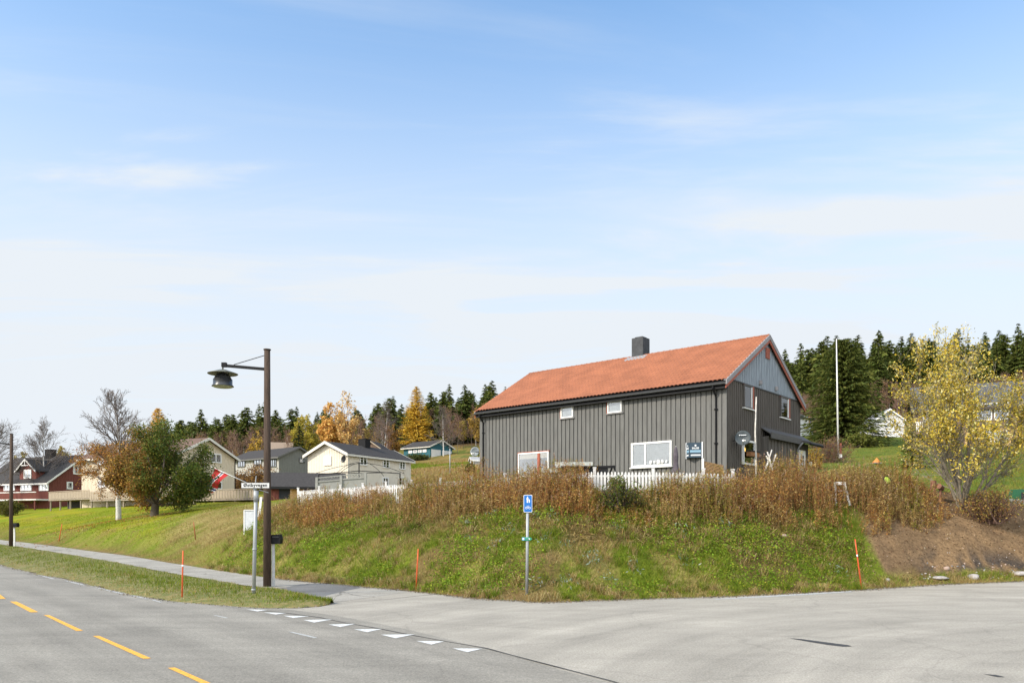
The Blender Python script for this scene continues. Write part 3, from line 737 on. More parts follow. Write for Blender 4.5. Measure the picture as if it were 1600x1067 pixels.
# chimney with flashing
b = MB(); cz0 = H.H - .5; cu = 7.2; cv = W / 2 - .1
b.obox(H.P(cu, cv, cz0), H.l * .75, H.g * .75, (0, 0, 12.86 - BZ - cz0)); b.obox(H.P(cu + .1, cv + .1, 12.862 - BZ), H.l * .5, H.g * .5, (0, 0, .06))
ch = b.build('chimney', mat('chimney_slate', (.04, .043, .046), .6, .3, 4, .2, 20), roof)
b = MB(); s_ = H.slope
b.prism([H.P(cu - .3, cv - .45, H.h + s_ * (cv - .45) + .19), H.P(cu + 1.05, cv - .45, H.h + s_ * (cv - .45) + .19), H.P(cu + 1.05, W / 2, H.H + .20), H.P(cu - .3, W / 2, H.H + .20)], (0, 0, .03)); b.build('flashing', mat('flashing_lead', (.26, .265, .27), .5), ch)
# lean-to entrance on the gable
M_annex = mat('annex_boards', (.115, .103, .089), .8, .3, 3, .3, 25, stretch=(3, 3, .3))
b = MB(); az1 = 6.55 - BZ; az0 = -1.0
b.obox(H.P(-.36, 4.2, az0), H.l * .36, H.g * 5.7, (0, 0, az1 - az0))
for k in range(9): b.obox(H.P(-.40, 4.2 + .43 * k, az0), H.g * .14, H.l * .04, (0, 0, az1 - az0))
for k in range(9): b.obox(H.P(-.39, 8.05 + .225 * k, az0), H.g * .045, H.l * .03, (0, 0, az1 - az0))
annex = b.build('porch', M_annex, H.o)
b = MB()
b.prism([H.P(0, 4.1, 7.0 - BZ), H.P(0, 10.1, 7.0 - BZ), H.P(-.55, 10.1, 6.62 - BZ), H.P(-.55, 4.1, 6.62 - BZ)], (0, 0, .06))
b.obox(H.P(-.60, 4.1, 6.42 - BZ), H.g * 4.2, H.l * .05, (0, 0, .30))
b.obox(H.P(-.03, 4.1, 6.98 - BZ), H.g * 2.9, H.l * .028, (0, 0, .16))
b.prism([H.P(-.5, 8.3, 6.55 - BZ), H.P(-.5, 10.2, 6.55 - BZ), H.P(-1.1, 10.2, 6.42 - BZ), H.P(-1.1, 8.3, 6.42 - BZ)], (0, 0, .12))
pr_ = b.build('porch_roof', mat('porch_roof_dark', (.09, .084, .078), .7, .15, 6), annex)
b = MB(); b.tube([H.P(-1.1, 8.2, 6.41 - BZ), H.P(-1.1, 10.25, 6.41 - BZ)], .06, 8); b.build('gutter', M_black, annex)
b = MB(); b.tube([H.P(-.7, 8.2, 6.5 - BZ), H.P(-.55, 8.1, 6.3 - BZ), H.P(-.46, 8.1, 6.1 - BZ), H.P(-.46, 8.1, 3.8 - BZ)], .05, 8); b.build('downpipe', mat('downpipe_grey', (.2, .2, .2), .5), annex)
b = MB(); b.obox(H.P(-.44, 8.35, 4.05 - BZ), H.g * 1.0, H.l * .075, (0, 0, 2.1)); dr = b.build('door', mat('door_white', (.66, .66, .63), .5, .06, 6), H.o)
b = MB()
for i in range(2):
    for j in range(3): b.obox(H.P(-.455, 8.64 + .24 * i, 5.2 - BZ + .24 * j), H.g * .16, H.l * .012, (0, 0, .18))
b.build('pane', M_dark, dr)
b = MB(); b.tube([H.P(-.50, 9.28, 5.05 - BZ), H.P(-.50, 9.16, 5.05 - BZ)], .015, 6); b.build('handle', M_black, dr)
# things on and around the house
def hp(u, v, z): return H.o.location + H.P(u, v, z - BZ)
t = thing('wall_lamp', hp(-.44, 9.66, 5.45), 'small white globe lamp on the wall right of the white front door', 'lamp')
b = MB(); b.ball((.12, -.10, 0), .11, n=12, m=8); b.build('globe', mat('lamp_opal', (.75, .72, .65), .4, .03), t, smooth=True)
b = MB(); b.bar((-.02, .02, .08), (.12, -.10, .12), .04); b.build('bracket', M_black, t)
t = thing('hanging_basket', hp(-.55, 8.7, 4.75), 'small dark plant pot hanging on the white front door', 'plant pot')
b = MB(); b.lathe((0, 0, -.1), [(.02, 0), (.09, .02), (.13, .16), (.11, .16)], 10); b.build('pot', mat('pot_dark', (.10, .07, .055), .7), t)
g = np.random.default_rng(5); tag(link('foliage', quads_mesh('foliage', leaf_quads(g.normal(0, .12, (70, 3)) + [0, 0, .16], .09, g), leafmat('leaf'), pick([(.16, .07, .04), (.09, .1, .03)], 70, g)), t))
t = thing('flower_box', hp(-.2, 2.5, 5.4), 'brown wooden flower box hanging in the lower gable window', 'flower box')
b = MB(); b.obox(H.P(-.2, -.5, 0), H.g * 1.05, H.l * .22, (0, 0, .22)); b.build('box', mat('box_wood', (.30, .14, .06), .8, .2, 6), t)
b = MB(); b.obox(H.P(-.24, -.53, .222), H.g * 1.1, H.l * .27, (0, 0, .05)); b.build('rim', M_dark, t)
t = thing('star_lamp', hp(-.12, 1.97, 5.72), 'small lit yellow star hanging in the lower gable window', 'lamp')
b = MB(); st = []
for i in range(10):
    r_ = .11 if i % 2 == 0 else .05; th = math.pi / 2 + i * math.pi / 5; st.append(H.g * (r_ * math.cos(th)) + Vector((0, 0, r_ * math.sin(th))))
b.prism(st, H.l * .03); b.build('star', mat('star_yellow', (.8, .55, .1), .5, .05, emit=((1, .6, .12), .8)), t)
b = MB(); b.tube([(0, 0, .1), (0, 0, .25)], .006, 4); b.build('cord', M_black, t)

def dish(name, loc, face, r, label, mcol, wall_dir=None, dark=True):
    t = thing(name, loc, label, 'satellite dish'); f = Vector(face).normalized()
    b = MB(); b.lathe(f * -.10, [(.001, .0), (r * .4, .02), (r * .75, .065), (r, .12), (r, .13), (r * .75, .075), (r * .4, .03), (.001, .01)], 24, axis=f); b.build('dish', mcol, t, smooth=True)
    dn = Vector((0, 0, -1)); lo = f * .42 + dn * (r * .75)
    b = MB(); b.tube([dn * (r * .92) + f * -.0, lo], .018, 6); b.tube([dn * r * .8 + f * .02, f * -.12 + dn * .2], .02, 6); b.build('feed_arm', mat('dish_arm', (.45, .45, .43), .5), t)
    b = MB(); b.tube([lo + f * .06, lo - f * .10], [.05, .035], 10); b.tube([lo + Vector((.09, 0, .02)), lo + Vector((.09, 0, .02)) - f * .14], .03, 8); b.build('receiver', mat('receiver_white', (.66, .65, .62), .5), t)
    w = Vector(wall_dir) if wall_dir else -f
    b = MB(); b.tube([f * -.10, w * .3, w * .3 + dn * .35], .025, 8); b.tube([w * .3 + dn * .1, w * .5 + dn * .1], .02, 6); b.build('bracket', M_black, t)
    return t, f
M_dishgrey = mat('dish_grey', (.055, .068, .074), .6, .08, 4)
p_ = hp(-.55, .72, 6.15)
t, f = dish('satellite_dish', p_, (-.25, -.95, .22), .36, 'dark grey satellite dish with a white receiver beside the lower gable window', M_dishgrey, tuple(H.l * 1))
def text_mesh(name, s, size, m, parent, origin, right, up, out, depth=.004, spacing=1.0, align='CENTER'):
    cu = bpy.data.curves.new(name, 'FONT'); cu.body = s; cu.size = size; cu.align_x = align; cu.align_y = 'CENTER'; cu.extrude = depth / 2; cu.space_character = spacing; cu.offset = .0035 if size < .2 else 0; cu.resolution_u = 3
    o = bpy.data.objects.new(name + '_tmp', cu); col.objects.link(o); bpy.context.view_layer.update()
    me = bpy.data.meshes.new_from_object(o.evaluated_get(bpy.context.evaluated_depsgraph_get())); bpy.data.objects.remove(o); bpy.data.curves.remove(cu)
    r, u, n = Vector(right).normalized(), Vector(up).normalized(), Vector(out).normalized()
    M = Matrix((r, u, n)).transposed()
    for v in me.vertices: v.co = M @ v.co + Vector(origin)
    me.materials.clear(); me.materials.append(m)
    return link(name, me, parent)
r_ = Vector((-f.y, f.x, 0)).normalized() * -1
if r_.x < 0: r_ = -r_
up_ = f.cross(r_) if f.cross(r_).z > 0 else -f.cross(r_)
b = MB(); b.obox(up_ * .12 - r_ * .17 + f * .0, r_ * .05, up_ * .045, f * .012); b.obox(up_ * .125 - r_ * .10 + f * .0, r_ * .26, up_ * .03, f * .012); b.build('emblem', mat('emblem_white', (.7, .72, .74), .5, .03), t)
far_dish, _ = dish('satellite_dish', at(742, 705.5, 47.2), (-.35, -.92, .15), .30, 'small grey satellite dish at the far left corner of the grey house', mat('dish_palegrey', (.16, .185, .20), .45), (.8, -.3, 0))
# for-sale sign: two boards in a shallow V
t = thing('sale_sign', hp(1.55, -.05, 5.62), 'dark blue for-sale sign of two angled boards on the grey wall', 'sign')
M_signblue = mat('sign_navy', (.035, .06, .085), .5, .06); M_signlt = mat('sign_lightblue', (.22, .36, .47), .5, .05); M_sw = mat('sign_white', (.78, .79, .8), .5, .03)
apex = H.P(.10, -.32, 0)
for (uend, nm) in ((.40, -1), (-.42, 1)):
    base = H.P(uend, -.03, 0); ax = (apex - base); ln = ax.length; ax.normalize(); n_ = Vector((ax.y, -ax.x, 0)); n_ = n_ if n_.dot(Vector((0, -1, 0))) > 0 else -n_
    b = MB(); b.obox(base + Vector((0, 0, -.35)), ax * ln, n_ * .012, (0, 0, .72)); pn = b.build('board', M_signblue, t)
    b = MB(); b.obox(base + Vector((0, 0, -.38)) - ax * .03, ax * .05, n_ * .03, (0, 0, .78)); b.build('edge_strip', M_sw, pn)
    b = MB(); b.obox(base + ax * .06 + n_ * .012 + Vector((0, 0, -.10)), ax * (ln - .09), n_ * .004, (0, 0, .11)); b.build('stripe', M_signlt, pn)
    b = MB(); b.obox(base + ax * .07 + n_ * .012 + Vector((0, 0, -.26)), ax * (ln - .14), n_ * .004, (0, 0, .06)); b.build('caption', M_sw, pn)
    right = ax if ax.x > 0 else -ax
    text_mesh('lettering', 'SALGS', .115, M_sw, pn, base + ax * (ln * .52) + n_ * .016 + Vector((0, 0, .10)), right, (0, 0, 1), n_)
    b = MB(); b.lathe(base + ax * (ln * .52) + n_ * .012 + Vector((0, 0, .23)), [(.045, 0), (.045, .004), (.001, .004)], 8, axis=n_); b.build('emblem', M_sw, pn)
# folded parasol
P0 = at(1056, 745, 35.0); P0.z = gz(P0.x, P0.y)
t = thing('parasol', P0, 'closed mauve grey parasol standing by the big window', 'parasol')
zt = at(1056, 697, 35.0).z - P0.z
b = MB(); b.tube([(0, 0, 0), (0, 0, zt)], .022, 8); b.build('pole', M_wframe, t)
b = MB(); b.lathe((0, 0, 0), [(.03, zt - .02), (.07, zt - .12), (.12, zt - .45), (.10, zt - .75), (.14, zt - 1.0), (.24, zt - 1.35), (.2, zt - 1.36), (.03, zt - 1.1)], 9)
b.build('canopy', mat('parasol_mauve', (.085, .072, .085), .9, .2, 9), t)
b = MB(); b.lathe((0, 0, 0), [(.25, 0), (.25, .06), (.05, .1), (.03, .3)], 14); b.build('base', M_conc, t)
# wicker windbreak with white post
P0 = at(1098, 737, 34.5); P0.z = gz(P0.x, P0.y)
t = thing('wicker_screen', P0, 'brown woven wicker screen with a white post in front of the house corner', 'screen')
b = MB(); dx = Vector((1.0, .15, 0)).normalized(); zt = at(1098, 718.5, 34.5).z - P0.z
rows_ = 14
for k in range(rows_):
    for j in range(8):
        zz0 = .25 + (zt - .3) * k / rows_
        b.obox(dx * (.06 + .115 * j) + Vector((0, .012 * ((j + k) % 2 * 2 - 1), zz0 - .0018 * j * k)), dx * .125, (0, .03, 0), (0, 0, (zt - .3) / rows_ * .86))
b.build('weave', mat('wicker', (.27, .165, .075), .85, .3, 10), t)
b = MB(); b.box((0, 0, zt / 2 + .02), (.09, .09, zt + .1)); b.build('post', M_wframe, t)
# garden swing with slatted canopy
P0 = at(868, 745, 34.0); P0.z = gz(P0.x, P0.y)
t = thing('garden_swing', P0, 'black framed garden swing with a pale grey slatted canopy behind the picket fence', 'swing')
b = MB(); q_ = lambda px, py, Y=34.0: at(px, py, Y) - P0
b.bar(q_(872, 731), q_(961, 729), .07, .11); b.bar(q_(958, 727), q_(965, 745), .06); b.bar(q_(957, 728, 34.3), q_(950, 748, 34.6), .06); b.bar(q_(874, 730), q_(868, 752), .06); b.bar(q_(876, 730, 34.3), q_(880, 752, 34.8), .06)
b.build('frame', M_black, t)
b = MB(); c0 = q_(868, 728); c0.y -= .3
b.obox(c0, q_(925, 728) - q_(868, 728), (0, .9, .06), (0, 0, .16)); b.obox(q_(868, 731) + Vector((0, -.32, 0)), (.22, 0, 0), (0, .1, 0), (0, 0, .1)); b.build('canopy', mat('slat_grey', (.42, .43, .40), .7, .12, 8), t)
b = MB(); c0 = q_(845, 738); b.obox(c0, q_(873, 738.5) - c0, (0, .7, 0), (0, 0, .17)); b.build('side_table', mat('slat_grey', (.42, .43, .40)), t)
b = MB(); b.obox(q_(877, 745), q_(950, 745) - q_(877, 745), (0, .08, .02), (0, 0, .38)); b.build('backrest', M_fascia, t)
# pale poles
P0 = at(1180, 745, 36.6); P0.z = gz(P0.x, P0.y); zt = at(1180, 620, 36.6).z - P0.z
t = tag(MB().tube([(.02, 0, 0), (.05, .02, zt * .3), (.0, .0, zt * .62), (.05, .0, zt)], [.05, .045, .04, .028], 8).build('birch_pole', mat('pole_pale', (.55, .52, .47), .8, .25, 7, .3, 12), None, True, P0), 'tall thin pale birch pole standing against the dark gable', 'pole')
P0 = at(1203, 745, 35.5); P0.z = gz(P0.x, P0.y)
t = thing('pole_tripod', P0, 'pale stripped poles leaning together like a tipi in front of the gable', 'pole stack')
for a_, b_ in (((1189, 752), (1206, 703)), ((1211, 752), (1199, 706)), ((1216, 748), (1197, 712)), ((1204, 756), (1201, 712)), ((1197, 750), (1213, 709))):
    p0_, p1_ = at(*a_, 35.5 + random.uniform(-.5, .5)) - P0, at(*b_, 35.5) - P0
    if True:
        b = MB(); d_ = p0_ - p1_; p0_ = p1_ + d_ * 1.15; b.tube([p0_, (p0_ + p1_) / 2 + Vector((.02, 0, .01)), p1_], [.045, .04, .028], 7); b.build('pole', mat('pole_pale', (0, 0, 0)), t, True)

# ---- other houses
M_cream = mat('boards_cream', (.66, .605, .505), .75, .06, 4, stretch=(3, 3, .4))
M_beige = mat('boards_beige', (.60, .515, .39), .75, .07, 4, stretch=(3, 3, .4))
M_trimw = mat('trim_cream', (.62, .59, .52), .6, .05)
z0 = gz(-17, 80)
C1 = House('cream_house', 'cream boarded two storey house with dark roof and white windows', 'house', 543.5, 80, 4.5, (.47, .882), (-.882, .47), (641.5,), (481.5,), 9.3, 10.55)
C1.walls(M_cream, .22, bw=.05, drop=2)
C1.roof(M_roofdark, .35, .45, .16, M_trimw, .3)
C1.chimney(5.6, C1.W / 2 - .5, .9, 1.0, 11.45)
zc = lambda py, Y=80: CAMZ + (HY - py) / F * Y - 4.5
C1.window('gable', solve((C1.x, C1.y), C1.g, 518), solve((C1.x, C1.y), C1.g, 507), zc(726.5, 81), zc(712, 81), mull=(.5,), bars=(.33, .66), fw=.13)
for pa, pb, ya, yb in ((562, 571.5, 726.5, 712.5), (598, 606.5, 730.5, 717), (624, 631.5, 733, 720)):
    a_, b_ = solve((C1.x, C1.y), C1.l, pa), solve((C1.x, C1.y), C1.l, pb); yy = C1.y + C1.l.y * a_
    C1.window('front', a_ - .1, b_ + .1, zc(ya, yy), zc(yb, yy), mull=(.5,), bars=(.33, .66), fw=.12)
for pa, pb in ((597, 606), (623, 631)):
    a_, b_ = solve((C1.x, C1.y), C1.l, pa), solve((C1.x, C1.y), C1.l, pb); yy = C1.y + C1.l.y * a_
    C1.window('front', a_, b_, zc(765, yy), zc(745, yy), mull=(.5,), bars=(.33, .66), fw=.12)
b = MB(); b.obox(C1.P(-.03, -.03, -1), C1.l * .16, -C1.g * -.02 + C1.g * -.0 - C1.g * .0 + C1.g * .001, (0, 0, C1.h + 1)); b.obox(C1.P(0, 0, -1), C1.l * .14, -C1.g * .045, (0, 0, C1.h + .9)); b.build('corner_board', M_trimw, C1.o)
pd = at(537, 717, 79.4)
dish('satellite_dish', pd, (-.6, -.75, .15), .38, 'black satellite dish on the gable of the cream house', M_black, (.2, .6, 0))

B1 = House('beige_house', 'long beige two storey house with brown roof behind the leafy trees', 'house', 275, 85, 4.2, (-.9, .43), (.43, .9), (128,), (366,), 9.75, 11.75)
B1.walls(M_beige, .24, bw=.05, drop=2)
B1.roof(mat('roof_brown', (.14, .085, .06), .8, .2, 6), .5, .5, .16, M_trimw, .28)
zB = lambda py, Y: CAMZ + (HY - py) / F * Y - 4.2
def pw(Hs, side, pxa, pxb, ya, yb, **k):
    d = Hs.l if side == 'front' else Hs.g; a_, b_ = sorted((solve((Hs.x, Hs.y), d, pxa), solve((Hs.x, Hs.y), d, pxb))); Y = Hs.y + d.y * (a_ + b_) / 2
    zf = lambda py: CAMZ + (HY - py) / F * Y - Hs.zb
    return Hs.window(side, a_, b_, zf(max(ya, yb)), zf(min(ya, yb)), **k)
pw(B1, 'gable', 328, 345, 708.5, 723, mull=(.5,), fw=.12)
pw(B1, 'gable', 330, 346, 752, 764, mull=(.5,), fw=.12)
pw(B1, 'front', 154, 166, 713, 728, mull=(.5,), fw=.14)
pw(B1, 'front', 154, 166, 750, 762, mull=(.5,), fw=.14)
pw(B1, 'front', 192, 206, 748, 762, mull=(.5,), fw=.14, back='curtain')
pw(B1, 'front', 222, 236, 713, 728, mull=(.5,), fw=.14)
b = MB(); b.tube([B1.P(-.03, B1.W + .08, B1.h - .1), B1.P(-.03, B1.W + .08, -1)], .08, 8); b.build('downpipe', M_black, B1.o)

G1 = House('grey_two_storey_house', 'grey two storey house with dark roof and shutters beyond the lamp pole', 'house', 436, 112, 6.4, (-.8, .6), (.6, .8), (362,), (494,), 11.75, 13.25)
M_g1 = mat('boards_midgrey', (.16, .16, .145), .8, .08, 4)
G1.walls(M_g1, .3, bw=.05, drop=2); G1.roof(M_roofdark, .5, .4, .16, mat('trim_grey', (.13, .125, .12), .7), .25)
b = MB(); b.obox(G1.P(0, -.05, -1), G1.l * G1.L, G1.g * .045, (0, 0, G1.h + .95)); b.build('front_cladding', mat('boards_palegrey', (.36, .35, .32), .8, .08), G1.o)
for pa, pb in ((372, 384), (397, 410), (423, 433)):
    o = pw(G1, 'front', pa, pb, 717, 730, mull=(.33, .66), fw=.16, m=mat('shutter_dark', (.09, .09, .085), .7), out=.09)
for pa, pb in ((372, 384), (397, 410), (423, 433)): pw(G1, 'front', pa, pb, 741, 752, mull=(.5,), fw=.14, m=mat('shutter_dark', (0, 0, 0)), out=.09)
pw(G1, 'gable', 467, 476, 716, 723, fw=.1, m=mat('shutter_dark', (0, 0, 0)))
b = MB(); b.obox(G1.P(-.06, 0, -1), G1.g * G1.W, G1.l * .05, (0, 0, 2.3)); b.build('plinth', mat('plinth_pale', (.42, .46, .48), .8), G1.o)

S1 = House('red_shed', 'low dark red shed with a black roof and an open doorway', 'shed', 424, 68, 4.0, (.96, .28), (-.28, .96), 6.2, 4.2, 5.45, 6.6)
M_redw = mat('boards_red', (.155, .048, .036), .8, .15, 4, stretch=(3, 3, .4))
S1.walls(M_redw, .25, drop=1.5); S1.roof(M_roofdark, .45, .35, .12, M_fascia, .16)
b = MB(); b.obox(S1.P(.65, -.04, -1), S1.l * .95, S1.g * .03, (0, 0, 2.35)); b.build('doorway', M_dark, S1.o)
pw(S1, 'front', 452, 458, 759, 764, fw=.05); pw(S1, 'front', 463, 470, 759, 764, fw=.05)
b = MB(); b.obox(S1.P(1.6, -.07, -.2), S1.l * 1.2, S1.g * .05, (0, 0, 1.45)); b.build('board_panel', mat('boards_ochre', (.45, .27, .10), .8), S1.o)

T1 = House('teal_garage', 'teal boarded garage with two white doors on the hillside', 'garage', 672, 180, 17.3, (-.8, .6), (.6, .8), (631,), (706.5,), 19.95, 21.5)
T1.walls(mat('boards_teal', (.028, .115, .145), .7, .1, 4), .4, drop=2.5); T1.roof(M_roofdark, .6, .5, .2, M_trimw, .3)
b = MB()
for v0, v1 in ((.35, T1.W / 2 - .25), (T1.W / 2 + .25, T1.W - .35)):
    b = MB(); b.obox(T1.P(-.08, v0, -.6), T1.g * (v1 - v0), T1.l * .07, (0, 0, 2.55))
    for i in range(4): b.obox(T1.P(-.095, v0 + .1, -.4 + .58 * i), T1.g * (v1 - v0 - .2), T1.l * .014, (0, 0, .5))
    b.build('garage_door', mat('door_white', (0, 0, 0)), T1.o)
for k in range(4): T1.window('front', 1.1 + 1.55 * k, 2.3 + 1.55 * k, 1.3, 2.0, fw=.16, out=.06)

D1 = House('red_house', 'dark red house with white trim, black roof and a dormer', 'house', 75, 108, 3.9, (-.92, .39), (.39, .92), (-30,), (130, 2), 7.9, 11.9)
D1.walls(M_redw, .24, drop=2); D1.roof(M_roofdark, .5, .5, .16, mat('trim_white', (.68, .66, .62), .6), .24)
D1.chimney(6.2, D1.W / 2 - .6, 1.3, 1.0, 13.0)
for pa, pb in ((7, 24), (33, 50), (62, 76)): pw(D1, 'front', pa, pb, 756, 766.5, mull=(.33, .66), fw=.14, bars=(.5,))
pw(D1, 'gable', 104, 113, 752.5, 764, fw=.16); pw(D1, 'gable', 114, 128, 726, 741, fw=.18, mull=(.5,))
ua, ub = solve((D1.x, D1.y), D1.l, 53), solve((D1.x, D1.y), D1.l, 27); dz0 = D1.h + .15; dh = zB(728, 108) + .3
um = (ua + ub) / 2; b = MB(); b.prism([D1.P(ua, .35, dz0), D1.P(ub, .35, dz0), D1.P(ub, .35, dz0 + 1.75), D1.P(um, .35, dz0 + 3.0), D1.P(ua, .35, dz0 + 1.75)], D1.g * 4.2); dm = b.build('dormer', M_redw, D1.o)
b = MB()
for uu in (ua - .4, ub + .4):
    b.prism([D1.P(uu, -.1, dz0 + 1.30), D1.P(um, -.1, dz0 + 3.02), D1.P(um, -.1, dz0 + 3.16), D1.P(uu, -.1, dz0 + 1.44)], D1.g * 4.4)
b.build('dormer_roof', M_roofdark, dm)
b = MB()
for uu in (ua - .45, ub + .45):
    b.prism([D1.P(uu, -.14, dz0 + 1.18), D1.P(um, -.14, dz0 + 2.95), D1.P(um, -.14, dz0 + 3.2), D1.P(uu, -.14, dz0 + 1.43)], D1.g * .035)
b.obox(D1.P(um - .75, -.15, dz0 + 2.15), D1.l * 1.5, D1.g * .03, (0, 0, .12)); b.obox(D1.P(um - .06, -.155, dz0 + 2.2), D1.l * .12, D1.g * .03, (0, 0, .85)); b.build('bargeboard', M_wframe, dm)
D1.window('front', um - .8, um + .8, dz0 + .35, dz0 + 1.65, mull=(.5,), bars=(.5,), fw=.18, out=.0)
for c in list(D1.o.children)[-1:]: c.location = D1.g * .31

# raised deck with railing along the beige and red houses
t = thing('raised_deck', (-52, 86, 4.2), 'long raised timber deck with pale railing in front of the beige house', 'deck')
def deck_pts(pxs, Y): return [Vector(((px - 800) / F * Y[i], Y[i], 0)) - t.location * 1 for i, px in enumerate(pxs)]
M_deck = mat('deck_wood', (.30, .25, .19), .85, .15, 5)
pxs, Ys = (76, 140, 300, 398), (96, 89, 80.5, 76)
for i in range(3):
    a_, b_ = Vector(((pxs[i] - 800) / F * Ys[i], Ys[i], 0)), Vector(((pxs[i + 1] - 800) / F * Ys[i + 1], Ys[i + 1], 0))
    a_ -= Vector((t.location.x, t.location.y, 0)); b_ -= Vector((t.location.x, t.location.y, 0)); zt = CAMZ + (HY - 778.5) / F * (Ys[i] + Ys[i + 1]) / 2 - 4.2
    d_ = (b_ - a_); back = Vector((-d_.y, d_.x, 0)).normalized(); back = back if back.y > 0 else -back
    bb = MB(); bb.obox(a_ + Vector((0, 0, zt - .2)), d_, back * 3.6, (0, 0, .2)); bb.build('platform', M_deck, t)
    bb = MB(); n_ = int(d_.length / .42)
    for k in range(n_): bb.obox(a_ + d_ * (k / n_) + Vector((0, 0, zt - .1)), d_ * (.84 / n_), back * .03, (0, 0, .92))
    bb.obox(a_ + Vector((0, 0, zt + .86)), d_, -back * .06, (0, 0, .07)); bb.build('railing', mat('railing_pale', (.33, .27, .20), .8, .1), t)
    n_ = max(2, int(d_.length / 2.6))
    for k in range(n_ + 1):
        q = a_ + d_ * (k / n_) + back * .15; gzz = gz(q.x + t.location.x, q.y + t.location.y) - 4.2
        bb = MB(); bb.obox(q + Vector((0, 0, gzz - .3)), d_.normalized() * .14, back * .14, (0, 0, zt - .2 - gzz + .3)); bb.build('post', M_deck, t)
    bb = MB(); q = a_ + back * 2.2; bb.obox(q + Vector((0, 0, -3)), d_, back * .1, (0, 0, zt + 2.75)); bb.build('shade_sheet', mat('painted_shade', (.06, .055, .05), .9), t)  # dark sheet standing in for the shade under the deck
# red balcony of the red house
t = thing('red_balcony', (D1.x, D1.y, 3.9), 'red boarded balcony with a white rail in front of the red house', 'balcony')
bb = MB(); za = 1.5
bb.obox(D1.P(-.2, -1.9, za - .2), D1.l * 14, D1.g * 1.85, (0, 0, .18)); bb.build('platform', mat('trim_white', (0, 0, 0)), t)
bb = MB(); n_ = 70
for k in range(n_): bb.obox(D1.P(-.1 + .2 * k, -1.9, za), D1.l * .17, D1.g * .03, (0, 0, .85))
bb.build('railing', M_redw, t)
bb = MB(); bb.obox(D1.P(-.2, -1.95, za + .86), D1.l * 14, D1.g * .1, (0, 0, .12)); bb.build('handrail', mat('trim_white', (0, 0, 0)), t)
for k in range(5):
    bb = MB(); bb.obox(D1.P(.2 + 3.3 * k, -1.8, -2), D1.l * .16, D1.g * .16, (0, 0, za + 1.8)); bb.build('post', M_redw, t)

R1 = House('brown_house', 'brown and ochre two storey house behind the yellow tree', 'house', 1432, 76, 9.3, (.907, -.42), (.42, .907), 14.5, 7.5, 13.35, 15.9)
R1.walls(mat('boards_brown', (.17, .115, .085), .8, .12, 4), .25, sides=('front',), drop=3); R1.roof(mat('roof_slate', (.085, .088, .095), .8, .2, 6), .5, .5, .16, mat('trim_darkbrown', (.06, .045, .035), .7), .22)
bb = MB(); u0 = solve((R1.x, R1.y), R1.l, 1508); bb.obox(R1.P(u0, -.05, -1.5), R1.l * (R1.L - u0 - .02), R1.g * .048, (0, 0, 3.3)); bb.build('ground_floor', mat('boards_yellowochre', (.50, .33, .14), .8, .08), R1.o)
pw(R1, 'front', 1553, 1576, 629, 656, fw=.1, back='curtain', out=.07); pw(R1, 'front', 1526, 1550, 630, 657, fw=.1, back='curtain', out=.07)
pw(R1, 'front', 1442, 1461, 647, 660, fw=.1, back='curtain', out=.07); pw(R1, 'front', 1553, 1575, 673, 691, fw=.1, back='curtain', out=.09); pw(R1, 'front', 1529, 1549, 674, 691, fw=.1, back='curtain', out=.09); pw(R1, 'front', 1470, 1485, 676, 697, fw=.12)
t = thing('balcony', (R1.x, R1.y, 9.3), 'white balcony railing on the left end of the brown house', 'balcony')
bb = MB(); zq = CAMZ + (HY - 672) / F * 74 - 9.3
ul = solve((R1.x, R1.y), R1.l, 1487)
bb.obox(R1.P(-.2, -1.4, zq - .3), R1.l * (ul + .2), R1.g * 1.38, (0, 0, .25)); bb.build('platform', mat('boards_brown', (0, 0, 0)), t)
bb = MB()
for k in range(int(ul / .17)): bb.obox(R1.P(-.1 + .17 * k, -1.42, zq - .05), R1.l * .1, R1.g * .025, (0, 0, .85))
bb.obox(R1.P(-.2, -1.44, zq + .8), R1.l * (ul + .2), R1.g * .06, (0, 0, .08)); bb.build('railing', M_wframe, t)

Wg = House('white_garage', 'white gabled garage with a pale roof edge beside the big spruce', 'garage', 1366, 125, 14.6, (.1, .995), (.995, -.1), 7, (1413,), 18.6, 20.4)
Wg.walls(mat('boards_white', (.62, .62, .62), .75, .05), .3, drop=3); Wg.roof(mat('roof_pale', (.3, .3, .3), .7), .35, .4, .15, M_wframe, .25)
Wh = House('white_house', 'white house with a dark roof half hidden behind the grey house', 'house', 1238, 112, 13.4, (.75, .66), (-.66, .75), 6, 6, 17.7, 19)
Wh.walls(mat('boards_white', (0, 0, 0)), .3, drop=3); Wh.roof(M_roofdark, .3, .3, .12, M_fascia, .2)
pw(Wh, 'front', 1256.5, 1260.5, 651, 661, fw=.12); pw(Wh, 'front', 1263.5, 1267.5, 651, 664, fw=.12, m=mat('shutter_ochre', (.35, .22, .10), .7))
Fb = House('far_brown_house', 'small brown roofed house far behind the lamp pole', 'house', 422, 165, 13.5, (.98, .2), (-.2, .98), 4.2, 5, 17.6, 19.4)
Fb.walls(mat('boards_brown', (0, 0, 0)), .4, drop=3); Fb.roof(mat('roof_tan', (.25, .19, .14), .8), .6, .4, .15, mat('trim_tan', (.4, .33, .25), .7), .2)
Fc = House('far_gabled_cabin', 'small brown cabin gable peeking above the cream house roof', 'cabin', 563, 150, 12, (.2, .98), (.98, -.2), 5, (594,), 16.5, 17.9)
Fc.walls(mat('boards_brown', (0, 0, 0)), .4, drop=3); Fc.roof(M_roofdark, .4, .4, .12, mat('trim_tan', (0, 0, 0)), .2)
